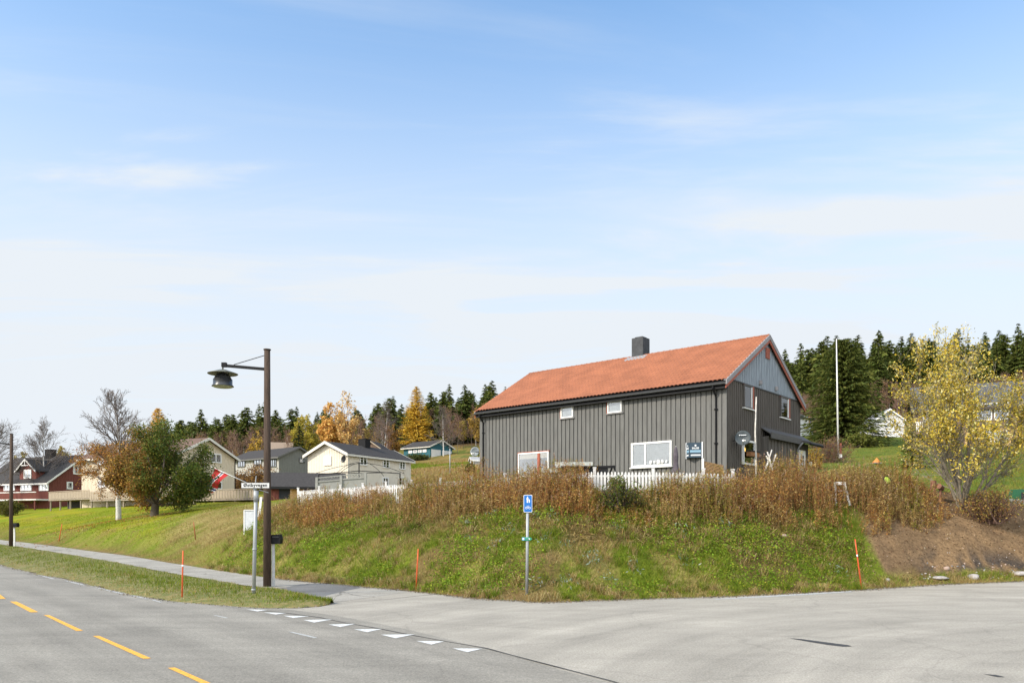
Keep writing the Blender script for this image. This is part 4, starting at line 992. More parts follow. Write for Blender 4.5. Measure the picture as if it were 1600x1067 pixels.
Fw = House('small_white_shed', 'small white shed with a grey roof left of the grey house', 'shed', 738, 125, gz((738 - 800) / F * 125, 125), (.97, .24), (-.24, .97), 2.2, 2, gz((738 - 800) / F * 125, 125) + 1.1, gz((738 - 800) / F * 125, 125) + 1.6)
Fw.walls(mat('boards_white', (0, 0, 0)), .3, drop=.6); Fw.roof(mat('roof_pale', (0, 0, 0)), .2, .25, .1, M_wframe, .15)
bb = MB(); bb.obox(Fw.P(.3, -.05, .3), Fw.l * 1.5, Fw.g * .03, (0, 0, .5)); bb.build('panel', mat('panel_grey', (.3, .31, .32), .6), Fw.o)

# ------------------------------------------------------------------ fences, poles, signs
M_fence = mat('fence_white', (.62, .61, .59), .65, .07, 6)
def fence(name, label, pts, gap=.125, skip=(), hh=1.0):
    t = thing(name, pts[0], label, 'fence'); o = pts[0]
    pan, n = MB(), 0
    for i in range(len(pts) - 1):
        a_, b_ = pts[i] - o, pts[i + 1] - o; d = b_ - a_; L_ = d.length; dh = d / L_; nrm = Vector((-dh.y, dh.x, 0)).normalized(); nrm = nrm if nrm.y < 0 else -nrm
        pan = MB()
        for z in (.28, .78): pan.obox(a_ + dh * .05 + Vector((0, 0, z)), d * .96, -nrm * .03, (0, 0, .08))
        k = int(L_ / gap)
        for j in range(1, k):
            c = a_ + d * (j / k) + nrm * .002 + Vector((0, 0, .06)); w = .075; zt = hh - .08 + random.uniform(-.012, .012); x = dh * (w / 2)
            pan.prism([c - x, c + x, c + x + Vector((0, 0, zt - .07)), c + x * .62 + Vector((0, 0, zt - .02)), c + Vector((0, 0, zt)), c - x * .62 + Vector((0, 0, zt - .02)), c - x + Vector((0, 0, zt - .07))], nrm * .022)
        pan.build('panel', M_fence, t)
    for p in pts:
        q = p - o; bb = MB(); bb.box(q + Vector((0, 0, (hh + .12) / 2 - .1)), (.10, .10, hh + .32)); bb.box(q + Vector((0, 0, hh + .14)), (.13, .13, .04)); bb.build('post', M_fence, t)
    return t
def fp(px):
    r = (px - 800) / F; tt = (3.2 - r * 29.5) / (.762 + r * .647); return Vector((3.2 - .762 * tt, 29.5 + .647 * tt, 3.14 - .011 * tt))
pl = [fp(q) for q in (466, 499, 532, 567, 603, 643, 688, 736, 789, 854, 929)]
fence('picket_fence', 'long white picket fence running along the top of the bank', pl + [Vector((5.4, 29.4, 3.14)), Vector((7.3, 29.3, 3.08)), Vector((8.42, 29.3, 3.05))])

M_timber = mat('pole_timber', (.060, .040, .028), .85, .35, 5, .5, 25, stretch=(6, 6, .5))
M_galv = mat('galvanised', (.30, .315, .32), .5, .08, 6, metal=.3)
M_lampgrey = mat('lamp_grey', (.030, .031, .032), .3, .2, 6, spec=.6)
def street_lamp(base, ztop, lean, label, arm_end, arm_z, wire_z):
    t = thing('street_lamp', base, label, 'street lamp', 'timber street lamps along the path')
    h = ztop - base.z
    b = MB(); b.tube([(0, 0, -.4), (lean * .5, 0, h * .5), (lean, 0, h)], [.135, .118, .10], 14); b.build('pole', M_timber, t, True)
    b = MB(); b.lathe((lean, 0, h + .001), [(.0, .03), (.125, .03), (.125, 0), (0, 0)], 14); b.build('cap', M_timber, t)
    ae = Vector(arm_end) - base; a0 = Vector((lean * arm_z[0] / h, 0, arm_z[0] - base.z)); dx = (ae - a0).normalized()
    b = MB(); b.bar(a0, ae, .09, .09); b.box(ae + Vector((.03, 0, .02)), (.16, .12, .15)); b.build('arm', M_black, t)
    b = MB(); b.tube([(lean, 0, wire_z - base.z), a0 + (ae - a0) * .76 + Vector((0, 0, .06))], .014, 5); b.build('stay_wire', M_black, t)
    hd = ae + Vector((-.02, 0, -.14))
    b = MB(); b.tube([ae + Vector((-.02, 0, -.03)), hd], .03, 8); b.lathe(hd + Vector((0, 0, -.07)), [(.02, .07), (.14, .06), (.30, .0), (.50, -.07), (.49, -.085), (.29, -.02), (.12, .03), (.02, .035)], 28); sh = b.build('shade', mat('shade_grey', (.14, .145, .12), .45, .12, 5), t, True)
    b = MB(); b.lathe(hd + Vector((0, 0, -.56)), [(.05, .46), (.15, .43), (.24, .34), (.29, .25), (.30, .23), (.315, .23), (.315, .05), (.36, .0), (.36, -.015), (.33, -.01)], 28); b.build('housing', M_lampgrey, t, True)
    b = MB(); b.lathe(hd + Vector((0, 0, -.572)), [(.335, 0), (.30, -.03), (.15, -.055), (.0, -.06)], 24); b.build('lens', mat('lamp_lens', (.35, .36, .22), .4, .1, 8), t, True)
    for k in range(4):
        an = k * math.pi / 2 + .5; b = MB(); b.tube([hd + Vector((math.cos(an) * .16, math.sin(an) * .16, -.03)), hd + Vector((math.cos(an) * .2, math.sin(an) * .2, -.2))], .012, 5); b.build('strut', M_lampgrey, t)
    return t
bx, by = onroad(417.5, 916); base = Vector((bx, by, 0.04)); Y = by
street_lamp(base, at(416, 547, Y).z, 0.0, 'tall dark timber street lamp beside the street name sign', at(349, 571, Y), (at(0, 577, Y).z,), at(0, 554, Y).z)
bx, by = onroad(17, 855); base = Vector((bx, by, float(zroad(by)) + .03)); Y = by
t = street_lamp(base, at(17, 678, Y).z, 0.05, 'distant timber street lamp at the left edge of the road', at(-28, 690, Y), (at(0, 694, Y).z,), at(0, 680, Y).z)
def mailbox(px, py, pt, Yoff, label):
    bx, by = onroad(px, py); by += Yoff; bx = (px - 800) / F * by; base = Vector((bx, by, float(zroad(by))))
    t = thing('mailbox', base, label, 'mailbox', 'black boxes on white posts by the lamp poles')
    zt = at(px, pt, by).z - base.z
    b = MB(); b.box((0, 0, zt / 2 - .2), (.09, .09, zt + .2)); b.build('post', mat('post_offwhite', (.62, .62, .60), .6), t)
    w = .36; b = MB(); hh = .34
    b.prism([(-.14, -.16, zt - .16), (.27, -.16, zt - .16), (.29, -.16, zt + .02), (.24, -.16, zt + .17), (-.13, -.16, zt + .14)], (0, .32, 0)); b.build('box', M_black, t)
    b = MB(); b.box((.12, -.17, zt + .08), (.22, .012, .03)); b.build('flap', M_lampgrey, t)
mailbox(427, 917, 842, .5, 'black mailbox on a white post behind the near lamp pole')
mailbox(22.5, 854, 820, .8, 'black mailbox on a white post behind the distant lamp pole')

# street name sign
bx, by = onroad(396, 933); base = Vector((bx, by, .05)); Y = by
t = thing('street_name_sign', base, 'white street name plate reading Østbyvegen on a grey pole', 'sign')
zt = at(396, 761, Y).z - base.z; tx = at(400.5, 761, Y).x - base.x
b = MB(); b.tube([(0, 0, -.3), (tx * .5, 0, zt * .5), (tx * .9, 0, zt - .16)], .055, 12); b.tube([(tx * .9, 0, zt - .42), (tx * .9, 0, zt - .1)], .072, 12)
for z in (.15, zt * .42, zt - .42): b.tube([(tx * z / zt * .95, 0, z), (tx * z / zt * .95 + .001, 0, z + .05)], .067, 12)
b.build('pole', M_galv, t, True)
b = MB(); b.box((tx + .0, -.08, zt + .05), (.80, .02, .165)); pl_ = b.build('plate', mat('plate_white', (.58, .58, .56), .5, .03), t)
b = MB()
for z in (-.0775, .0775): b.box((tx, -.091, zt + .05 + z), (.80, .004, .008))
b.build('border', M_black, pl_)
text_mesh('lettering', 'Østbyvegen', .13, M_black, pl_, (tx, -.092, zt + .055), (1, 0, 0), (0, 0, 1), (0, -1, 0), spacing=1.12)
b = MB(); b.tube([(tx, -.03, zt - .08), (tx - .02, .0, zt + .2), (tx, 0, zt + .33)], .014, 6); b.bar((tx + .1, -.04, zt - .08), (tx + .30, .15, zt - .15), .02); b.bar((tx - .04, -.05, zt - .05), (tx - .04, .0, zt - .2), .05); b.build('bracket', M_galv, t)
# leaning white board and electric cabinet behind
q = G(401, 812); bb = MB(); Yq = q.y
a_, c_ = at(401, 812, Yq) - q, at(406, 776, Yq) - q
tag(MB().obox(a_ + Vector((0, 0, -.25)), (.14, 0, 0), (0, .03, 0), c_ - a_ + Vector((0, 0, .25))).build('marker_board', mat('post_offwhite', (0, 0, 0)), None, False, q), 'narrow white board leaning to the right behind the street name sign', 'board')
q = G(391, 828); t = thing('utility_cabinet', q, 'pale grey utility cabinet in the grass behind the street sign', 'cabinet')
sc_ = q.y / F; hcab = 30 * sc_
b = MB(); b.box((0, .0, hcab / 2), (.42, .3, hcab)); b.build('housing', mat('cabinet_grey', (.50, .52, .54), .6), t)
b = MB(); b.box((.0, .0, hcab + .03), (.48, .36, .05)); b.build('lid', mat('plate_white', (0, 0, 0)), t)
b = MB(); b.box((-.24, 0, hcab / 2 - .1), (.07, .33, hcab + .25)); b.build('side_post', mat('plate_white', (0, 0, 0)), t)

# shared path sign
q = G(823, 928); Y = q.y
t = thing('path_sign', q, 'blue shared footpath and cycle path sign on a grey pole', 'sign')
zt = at(825, 773, Y).z - q.z; px_ = Y / F; tx = 1.8 * px_
b = MB(); b.tube([(0, 0, -.3), (tx * .9, 0, zt - .03)], .042, 12); b.build('pole', M_galv, t, True)
w_, h_ = 13.4 * px_, 27 * px_; cx, cz, yy = tx, zt - h_ / 2, -.06
def rrect(b, cx, cz, w, h, r, y, d):
    pts = []
    for sx_, sz_, a0 in ((1, 1, 0), (-1, 1, 90), (-1, -1, 180), (1, -1, 270)):
        for k in range(4): an = R(a0 + 30 * k); pts.append((cx + sx_ * (w / 2 - r) + r * math.cos(an), y, cz + sz_ * (h / 2 - r) + r * math.sin(an)))
    b.prism(pts, (0, d, 0))
b = MB(); rrect(b, cx, cz, w_, h_, .025, yy, .012); pl_ = b.build('plate', M_sw, t)
b = MB(); rrect(b, cx, cz, w_ - .024, h_ - .024, .018, yy - .003, .003); b.build('face', mat('sign_blue', (.012, .13, .42), .45, .04), pl_)
b = MB(); y2 = yy - .007
def ell(b, x, z, rx, rz, n=14): b.prism([(cx + x + rx * math.cos(2 * math.pi * k / n), y2, cz + z + rz * math.sin(2 * math.pi * k / n)) for k in range(n)], (0, .004, 0))
def poly(b, pts): b.prism([(cx + x, y2, cz + z) for x, z in pts], (0, .004, 0))
s_ = h_ / .54
def P_(*pts): return [(x * s_, z * s_) for x, z in pts]
ell(b, -.012 * s_, .205 * s_, .014 * s_, .016 * s_); poly(b, P_((-.034, .185), (.008, .185), (.02, .12), (.012, .118), (.006, .15), (.004, .025), (-.014, .025), (-.016, .09), (-.02, .025), (-.036, .025), (-.032, .15), (-.038, .12), (-.046, .125)))
ell(b, .042 * s_, .125 * s_, .011 * s_, .012 * s_); poly(b, P_((.026, .11), (.058, .11), (.064, .068), (.056, .068), (.054, .025), (.044, .025), (.042, .06), (.040, .025), (.030, .025), (.029, .08), (.012, .10), (.010, .092)))
for sx_ in (-1, 1):
    n = 20; ro, ri = .036 * s_, .026 * s_; ox, oz = sx_ * .048 * s_, -.135 * s_
    for k in range(n):
        a0, a1 = 2 * math.pi * k / n, 2 * math.pi * (k + 1) / n
        poly(b, [(ox + ro * math.cos(a0), oz + ro * math.sin(a0)), (ox + ro * math.cos(a1), oz + ro * math.sin(a1)), (ox + ri * math.cos(a1), oz + ri * math.sin(a1)), (ox + ri * math.cos(a0), oz + ri * math.sin(a0))])
def line(b, x0, z0, x1, z1, w=.007): b.bar((cx + x0 * s_, y2 + .002, cz + z0 * s_), (cx + x1 * s_, y2 + .002, cz + z1 * s_), .004, w * s_, up=(0, 1, 0))
for ln_ in ((-.048, -.135, -.022, -.085), (-.022, -.085, .03, -.085), (.03, -.085, .048, -.135), (-.022, -.085, .002, -.135), (.002, -.135, .03, -.085), (-.048, -.135, .002, -.135), (.03, -.085, .026, -.06), (.026, -.06, .045, -.06), (-.022, -.085, -.026, -.066), (-.04, -.066, -.014, -.066)): line(b, *ln_)
b.build('pictogram', M_sw, pl_)
b = MB(); b.box((cx, -.045, cz + .1), (.12, .03, .03)); b.box((cx, -.045, cz - .1), (.12, .03, .03)); b.build('clamp', M_galv, t)
# small arrow plate
za = at(0, 841.5, Y).z - q.z; xa = at(823, 0, Y).x - q.x
b = MB(); b.prism([(xa - 7.5 * px_, -.06, za - 2.5 * px_), (xa + 5.5 * px_, -.06, za - 2.5 * px_), (xa + 8.5 * px_, -.06, za), (xa + 5.5 * px_, -.06, za + 2.5 * px_), (xa - 7.5 * px_, -.06, za + 2.5 * px_)], (0, .01, 0)); ar = b.build('arrow_plate', mat('arrow_green', (.015, .26, .16), .5, .05), t)
b = MB(); b.box((xa - 5.2 * px_, -.063, za), (4.4 * px_, .004, 4.6 * px_)); b.build('blue_end', mat('arrow_blue', (.05, .32, .52), .5, .05), ar)
b = MB(); b.ball((xa - 5.2 * px_, -.066, za), .028, (1, .2, 1.1)); b.bar((xa - 2.2 * px_, -.067, za), (xa + 3.5 * px_, -.067, za), .004, .035, up=(0, 1, 0)); b.prism([(xa + 3.2 * px_, -.068, za - 1.5 * px_), (xa + 5.6 * px_, -.068, za), (xa + 3.2 * px_, -.068, za + 1.5 * px_)], (0, .006, 0)); b.build('symbol', M_sw, ar)

# snow poles
M_snow = mat('snowpole_orange', (.62, .105, .035), .6, .12, 8)
M_snowr = mat('snowpole_rust', (.30, .085, .035), .7, .2, 8)
def snow_pole(b0, top, Y, label, m, band=True, r=.022):
    a_ = Vector(b0); c_ = at(*top, Y)
    t = thing('snow_pole', a_, label, 'snow pole', 'thin orange snow poles along the road')
    d = c_ - a_; b = MB(); b.tube([d * -.1, d * .72, d], [r, r * .95, r * .75], 7); b.build('stick', m, t, True)
    if band: b = MB(); b.tube([d * .66, d * .70], r * 1.12, 7); b.build('reflective_band', M_sw, t, True)
q = Vector((*onroad(284.5, 936), .05)); snow_pole(q, (286, 860), q.y, 'orange snow pole in the grass verge by the main road', M_snow)
q = G(650, 922); snow_pole(q, (653.5, 857), q.y, 'orange snow pole at the bank foot left of the blue sign', M_snow, False)
q = G(1346.5, 922.5); snow_pole(q, (1336, 842), q.y, 'orange snow pole in front of the bare dirt slope', M_snow)
q = G(92, 846); snow_pole(q, (97, 818), q.y, 'thin orange snow pole on the lawn at far left', M_snow, False, .03)
q = G(305.5, 843); snow_pole(q, (302.5, 815), q.y, 'rusty brown stake leaning on the grassy slope behind the path', M_snowr, False, .028)

# flag on a slanting pole fixed to the deck
t = thing('flag', at(392, 757, 75.6), 'red white and blue flag hanging from a slanted white pole', 'flag')
o = t.location
p0, p1 = at(392, 757, 75.6) - o, at(331, 729.5, 75.0) - o
b = MB(); b.tube([p0, p1], [.05, .035], 8); b.ball(p1, .10); b.build('pole', M_wframe, t, True)
nu, nv = 40, 24; V = np.zeros((nu + 1, nv + 1, 3))
h0, h1 = p0 + (p1 - p0) * .93, p0 + (p1 - p0) * .58
for i in range(nu + 1):
    for j in range(nv + 1):
        s, w = i / nu, j / nv; top = h0 * (1 - w) + h1 * w
        fall = Vector((-1.55 * s ** 1.1, -.15 + .12 * math.sin(s * 7 + w * 2), -2.35 * s * (1 - .18 * s)))
        q_ = top + fall + Vector((.12 * math.sin(5 * s + 3 * w), .14 * math.sin(9 * s + 2 * w), .03 * math.sin(8 * s))) + (h0 - h1) * (w - .35) * s * .12
        V[i, j] = q_
idf = np.arange((nu + 1) * (nv + 1)).reshape(nu + 1, nv + 1); qf = np.stack([idf[:-1, :-1], idf[1:, :-1], idf[1:, 1:], idf[:-1, 1:]], -1).reshape(-1, 4)
mi = []
for i in range(nu):
    for j in range(nv):
        w = abs((j + .5) / nv - .5) * 16; s = abs((i + .5) / nu - .80) * 22
        k = 0
        if w < 2 or s < 2: k = 1
        if w < 1 or s < 1: k = 2
        mi.append(k)
link('cloth', raw_mesh('cloth', V.reshape(-1, 3), np.full(len(qf), 4), qf.ravel(), [mat('flag_red', (.52, .035, .035), .8, .05), mat('flag_white', (.72, .72, .72), .8, .03), mat('flag_blue', (.012, .022, .08), .8, .05)], smooth=True, midx=mi), t)

# garden pavilion frame and lattice screen in front of the cream house
Yp = 55.0
t = thing('pavilion_frame', at(540, 780, Yp), 'thin dark arched pavilion frame in front of the cream house', 'pavilion')
o = t.location; gp = lambda px, py, Y=Yp: at(px, py, Y) - o
b = MB()
for a_, c_ in (((498, 742), (499, 770)), ((561, 722), (561, 770)), ((625, 740), (625, 770))): b.bar(gp(*c_), gp(*a_), .07)
b.build('post', M_black, t)
b = MB(); b.bar(gp(498, 741), gp(561, 735.5, Yp), .055); b.bar(gp(561, 735.5), gp(626, 739.5), .055); b.bar(gp(510, 740, Yp + 3), gp(612, 738, Yp + 3), .05); b.build('beam', M_black, t)
for a_, mid, c_ in (((494, 739), (530, 728), (575, 722.5)), ((528, 742), (545, 728), (565, 723)), ((575, 723), (588, 731), (600, 744)), ((565, 723), (605, 728), (632, 740)), ((561, 722), (540, 726), (527, 738))):
    pts = [Vector(gp(*a_)).lerp(Vector(gp(*c_)), s) + Vector((0, 0, (gp(*mid).z - (gp(*a_).z + gp(*c_).z) / 2) * 4 * s * (1 - s))) for s in np.linspace(0, 1, 9)]
    b = MB(); b.tube(pts, .018, 5); b.build('arch', M_black, t)
Yl = 50.0
t = thing('lattice_screen', at(535, 775, Yl), 'grey timber privacy screen with a lattice top band', 'screen')
o = t.location; gp = lambda px, py, Y=Yl: at(px, py, Y) - o
M_scr = mat('screen_grey', (.25, .25, .23), .8, .1, 5)
A0, A1 = gp(495, 775), gp(571, 775); za, zb2 = gp(0, 746).z, gp(0, 740).z
for px, top in ((495, 745.5), (533, 742), (571, 738.5)): b = MB(); b.bar(gp(px, 785), gp(px, top), .16); b.build('post', M_scr, t)
for (xa_, xb_, ya_, yb_) in ((496.5, 531.5, 746.5, 743), (534.5, 569.5, 742.5, 739.5)):
    b = MB(); p0, p1, top0, top1 = gp(xa_, 783), gp(xb_, 783), gp(xa_, ya_), gp(xb_, yb_)
    q0, q1 = gp(xa_, ya_ + 7), gp(xb_, yb_ + 7.5)
    b.prism([p0, p1, q1, q0], (0, .04, 0)); b.bar(top0, top1, .06, .07); b.bar(q0 + Vector((0, -.02, .04)), q1 + Vector((0, -.02, .04)), .06, .08)
    for i in range(9):
        s = i / 8; a_ = q0.lerp(q1, s); c_ = top0.lerp(top1, s); b.bar(a_, c_, .035, .02)
        if i < 8:
            b.bar(a_, top0.lerp(top1, s + .125), .03, .015); b.bar(c_, q0.lerp(q1, s + .125), .03, .015)
    b.build('panel', M_scr, t)

# flagpole, lamp post, odds and ends on the right
q = G(1310, 716); t = thing('flagpole', q, 'tall bare white flagpole on the lawn in front of the big spruce', 'flagpole'); zt = at(1307, 529, q.y).z - q.z
b = MB(); b.tube([(0, 0, -.3), (-.1, 0, zt * .6), (-.16, 0, zt)], [.075, .06, .035], 10); b.build('pole', mat('flagpole_white', (.62, .61, .60), .5, .05), t, True)
b = MB(); b.ball((-.16, 0, zt + .06), .08); b.build('knob', M_lampgrey, t, True)
b = MB(); b.box((.14, -.1, .55), (.12, .08, 1.3)); b.build('bracket', M_redtrim, t); b = MB(); b.box((.14, -.1, .1), (.17, .12, .45)); b.build('base_bracket', M_wframe, t)
q = G(703, 742); t = thing('lamp_post', q, 'thin grey lamp post on the field below the teal garage', 'lamp post'); zt = at(703, 700, q.y).z - q.z
b = MB(); b.tube([(0, 0, -.3), (0, 0, zt)], .07, 8); b.build('pole', M_galv, t, True); b = MB(); b.ball((0, 0, zt + .1), .22, (1, 1, .6)); b.build('lantern', M_lampgrey, t, True)
q = at(1312, 770, 30.6); q.z = gz(q.x, q.y); zt = at(0, 753, 30.6).z - q.z
t = thing('trestle', q, 'white painted trestle standing among the dry weeds', 'trestle'); b = MB(); w = .22
b.box((0, 0, zt - .05), (2 * w, .12, .12)); b.box((0, 0, zt - .35), (1.5 * w, .05, .05)); b.build('beam', M_wframe, t)
for sx_ in (-1, 1):
    for sy_ in (-1, 1): b = MB(); b.bar((sx_ * w * .85, 0, zt - .06), (sx_ * w * 1.25, sy_ * .3, -.05), .07); b.build('leg', M_wframe, t)
q = at(1386, 757, 31.2); q.z = gz(q.x, q.y); zc_ = at(0, 750, 31.2).z - q.z
t = thing('sledge', q, 'lime green plastic sledge with a black rim standing in the weeds', 'sledge')
b = MB(); b.lathe((0, 0, zc_), [(0, .06), (.06, .055), (.13, .03), (.17, 0), (.155, 0), (.12, .015), (0, .04)], 20, axis=(.3, -.9, .3)); b.build('shell', mat('lime_plastic', (.42, .58, .07), .4, .05), t, True)
b = MB(); n = 20; ax = Vector((.3, -.9, .3)).normalized(); u_ = ax.cross(Vector((0, 0, 1))).normalized(); v_ = ax.cross(u_); b.tube([Vector((0, 0, zc_)) + (u_ * math.cos(2 * math.pi * k / n) + v_ * math.sin(2 * math.pi * k / n)) * .175 for k in range(n + 1)], .03, 6); b.tube([Vector((0, 0, zc_ - .16)), Vector((.05, .1, -.1))], .015, 6); b.build('rim', M_black, t, True)
q = G(1369, 724); t = thing('marker_pyramid', q, 'small orange pyramid marker on the mown lawn', 'marker'); s_ = q.y / F; b = MB()
b.add([(-5 * s_, -.3, 0), (5 * s_, -.3, 0), (5 * s_, .3, 0), (-5 * s_, .3, 0), (1 * s_, 0, 9 * s_)], [(3, 2, 1, 0), (0, 1, 4), (1, 2, 4), (2, 3, 4), (3, 0, 4)]); b.build('cover', mat('marker_orange', (.75, .25, .06), .7, .08), t); b = MB(); b.box((0, 0, .02), (11 * s_, .75, .05)); b.build('base', M_conc, t)
q = at(1463, 768, 33.5); q.z = gz(q.x, q.y); zt = at(0, 750, 33.5).z - q.z
t = thing('rusty_heap', q, 'reddish brown rusty tubs lying left of the yellow tree', 'scrap heap'); M_rust = mat('rust', (.20, .10, .065), .9, .35, 8, .6, 15)
b = MB(); b.tube([(-.2, 0, -.1), (-.12, 0, zt - .02)], [.13, .12], 10); b.build('upright_tub', M_rust, t); b = MB(); b.tube([(.05, -.1, zt - .26), (.32, .15, zt - .36)], [.12, .12], 10); b.tube([(.16, 0, -.1), (.19, 0, zt - .4)], .05, 8); b.build('lying_tub', M_rust, t)
q = at(1595, 785, 41); q.z = gz(q.x, q.y); zt = at(0, 764, 41).z - q.z
t = thing('green_bin', q, 'dark green bin with a black opening at the right edge', 'bin'); b = MB(); b.prism([(-.34, 0, zt - 1.0), (.5, 0, zt - 1.0), (.55, 0, zt - .12), (.3, 0, zt), (-.14, 0, zt)], (0, .7, 0)); b.build('body', mat('bin_green', (.02, .10, .045), .5, .08), t); b = MB(); b.obox((.02, -.012, zt - .62), (.36, 0, 0), (0, .01, 0), (0, 0, .45)); b.build('opening', M_dark, t)
a_, c_ = at(1570, 783, 39.5), at(1680, 789, 38)
tag(MB().obox((0, 0, -1.2), (c_.x - a_.x, c_.y - a_.y, c_.z - a_.z - .1), (.02, .25, 0), (0, 0, 1.35)).build('retaining_wall', M_conc, None, False, a_), 'low grey concrete retaining wall at the right edge', 'wall')

# stones along the dirt slope
M_rock = mat('rock_pale', (.36, .33, .31), .9, .25, 5, .6, 14); M_rockp = mat('rock_pink', (.34, .25, .20), .9, .2, 5, .5, 14); M_rockd = mat('rock_dark', (.16, .16, .165), .9, .3, 5, .6, 14)
def rock(px, py, wpx, hpx, m, label, grp=None, seed=0):
    q = G(px, py); s_ = q.y / F
    b = MB(); b.ball((0, 0, 0), .5, (wpx * s_, wpx * s_ * .8, hpx * s_ * 1.3), seed, .28, 9, 6)
    return tag(b.build('rock', m, None, True, (q.x, q.y, q.z + hpx * s_ * .18)), label, 'rock', grp)
rock(1521, 904, 19, 9, M_rock, 'largest pale boulder at the foot of the bare dirt slope', seed=1)
rock(1225, 839, 11, 6, M_rockp, 'lone pinkish stone on the green bank below the weeds', seed=2)
rock(1387, 907, 7, 5, M_rock, 'small grey stone right of the orange snow pole', seed=3)
rock(1479, 890, 10, 6, M_rockp, 'pinkish stone in the dark gravel left of the pale boulder', seed=4)
rock(1468, 904, 28, 5, M_rock, 'flat slab of pale stone at the slope foot by the asphalt', seed=5)
rock(1548, 791, 12, 8, M_rockd, 'dark grey stone in the dry grass right of the yellow tree', seed=6)
rock(1592, 897, 26, 6, M_rock, 'long flat pale stone at the right edge of the slope foot', seed=7)
rock(1350, 700 + 212, 5, 3, M_rockp, 'tiny pink stone right by the orange snow pole foot', seed=8)
g = np.random.default_rng(12)
for k in range(46):
    px = g.uniform(1440, 1600); py = g.uniform(880, 906)
    rock(px, py, g.uniform(1.6, 5.2), g.uniform(1.2, 2.6), [M_rock, M_rockd, M_rockp][k % 3], 'one of the small stones scattered in the gravel below the dirt slope', 'small stones below the dirt slope', 20 + k)
for k in range(26):
    px = g.uniform(1370, 1600); py = g.uniform(815, 878)
    rock(px, py, g.uniform(.9, 2.0), g.uniform(.7, 1.3), [M_rock, M_rockp][k % 2], 'one of the pebbles dotted over the raked brown dirt', 'pebbles on the dirt slope', 90 + k)
#@@PART3
# ------------------------------------------------------------------ trees
M_leaf = leafmat('leaf'); M_needle = leafmat('needle', .28, .7)
M_birch = mat('bark_birch', (.50, .48, .45), .85, .35, 7, .3, 20, stretch=(1, 1, 3))
M_twig = mat('bark_twig', (.13, .105, .09), .9, .2, 8)
M_twigr = mat('bark_twig_reddish', (.16, .095, .07), .9, .2, 8)
M_bark = mat('bark_brown', (.105, .085, .065), .95, .3, 6, .5, 20)
M_willowbark = mat('bark_willow', (.19, .165, .125), .9, .25, 8)

def grow(g, p, d, length, r, depth, out, tips, kids, spread, up, wander=.12, shrink=.62, taper=.55, pieces=5, first=.25):
    """recursive branching; out gets segments (p0,p1,r0,r1,depth), tips gets end points"""
    step = length / pieces; p = np.array(p, float); d = np.array(d, float); rr = r
    for i in range(pieces):
        d = d + g.normal(0, wander, 3) + np.array([0, 0, up * .12]); d /= np.linalg.norm(d)
        q = p + d * step; r1 = r * (1 - (1 - taper) * (i + 1) / pieces)
        out.append((*p, *q, rr, r1, depth)); p, rr = q, r1
        if depth > 0 and (i + 1) / pieces > first:
            for _ in range(kids[depth - 1] if g.random() < .9 else 0):
                a = g.normal(size=3); a -= d * (a @ d); a /= np.linalg.norm(a) + 1e-9
                s = spread * g.uniform(.7, 1.25); nd = d * math.cos(s) + a * math.sin(s)
                L2 = length * shrink * g.uniform(.6, 1.1) * (1 - .45 * i / pieces)
                grow(g, q, nd, L2, r1 * .55, depth - 1, out, tips, kids, spread, up, wander * 1.15, shrink, taper, max(3, pieces - 1), .15)
        if depth == 0: tips.append(q)
    tips.append(p)

def fit(S, T, h, wid, keep_r=False):
    sz = h / np.percentile(T[:, 2], 99.6); sr = wid / np.percentile(np.hypot(T[:, 0], T[:, 1]), 96)
    k = np.array([sr, sr, sz]); S = S.copy(); S[:, :3] *= k; S[:, 3:6] *= k
    return S, T * k
def tree_obj(name, base, label, cat, segs, mats_split, leaves=None, leaf_hue=None, group=None, leafm=None, crown_name='crown'):
    """trunk = thick segments, crown = twigs plus leaves"""
    t = thing(name, base, label, cat, group); S = np.array(segs); big = S[:, 8] >= mats_split[0]
    if big.any(): tubes_obj('trunk', S[big][:, :8], mats_split[1], t, 7)
    Vt, fn, lp = seg_tubes(S[~big][:, :8], 3) if (~big).any() else (np.zeros((0, 3)), np.zeros(0, int), np.zeros(0, int))
    mi = np.zeros(len(fn), int); ml = [mats_split[2]]; hue = np.zeros((len(Vt), 3))
    if leaves is not None:
        n = len(leaves); lp = np.r_[lp, np.arange(4 * n) + len(Vt)]; fn = np.r_[fn, np.full(n, 4)]; mi = np.r_[mi, np.ones(n, int)]; Vt = np.r_[Vt, leaves.reshape(-1, 3)]; hue = np.r_[hue, np.repeat(leaf_hue, 4, 0)]; ml.append(leafm or M_leaf)
    link(crown_name, raw_mesh(crown_name, Vt, fn, lp, ml, hue, midx=mi), t)
    return t
ORANGE = [(.42, .19, .035), (.36, .14, .03), (.46, .26, .05), (.30, .13, .04), (.20, .12, .035)]
YELLOW = [(.60, .43, .045), (.68, .54, .10), (.50, .36, .05), (.36, .28, .035), (.70, .62, .26)]
GREEN = [(.075, .115, .02), (.095, .135, .024), (.06, .095, .016), (.14, .16, .03), (.18, .165, .028)]

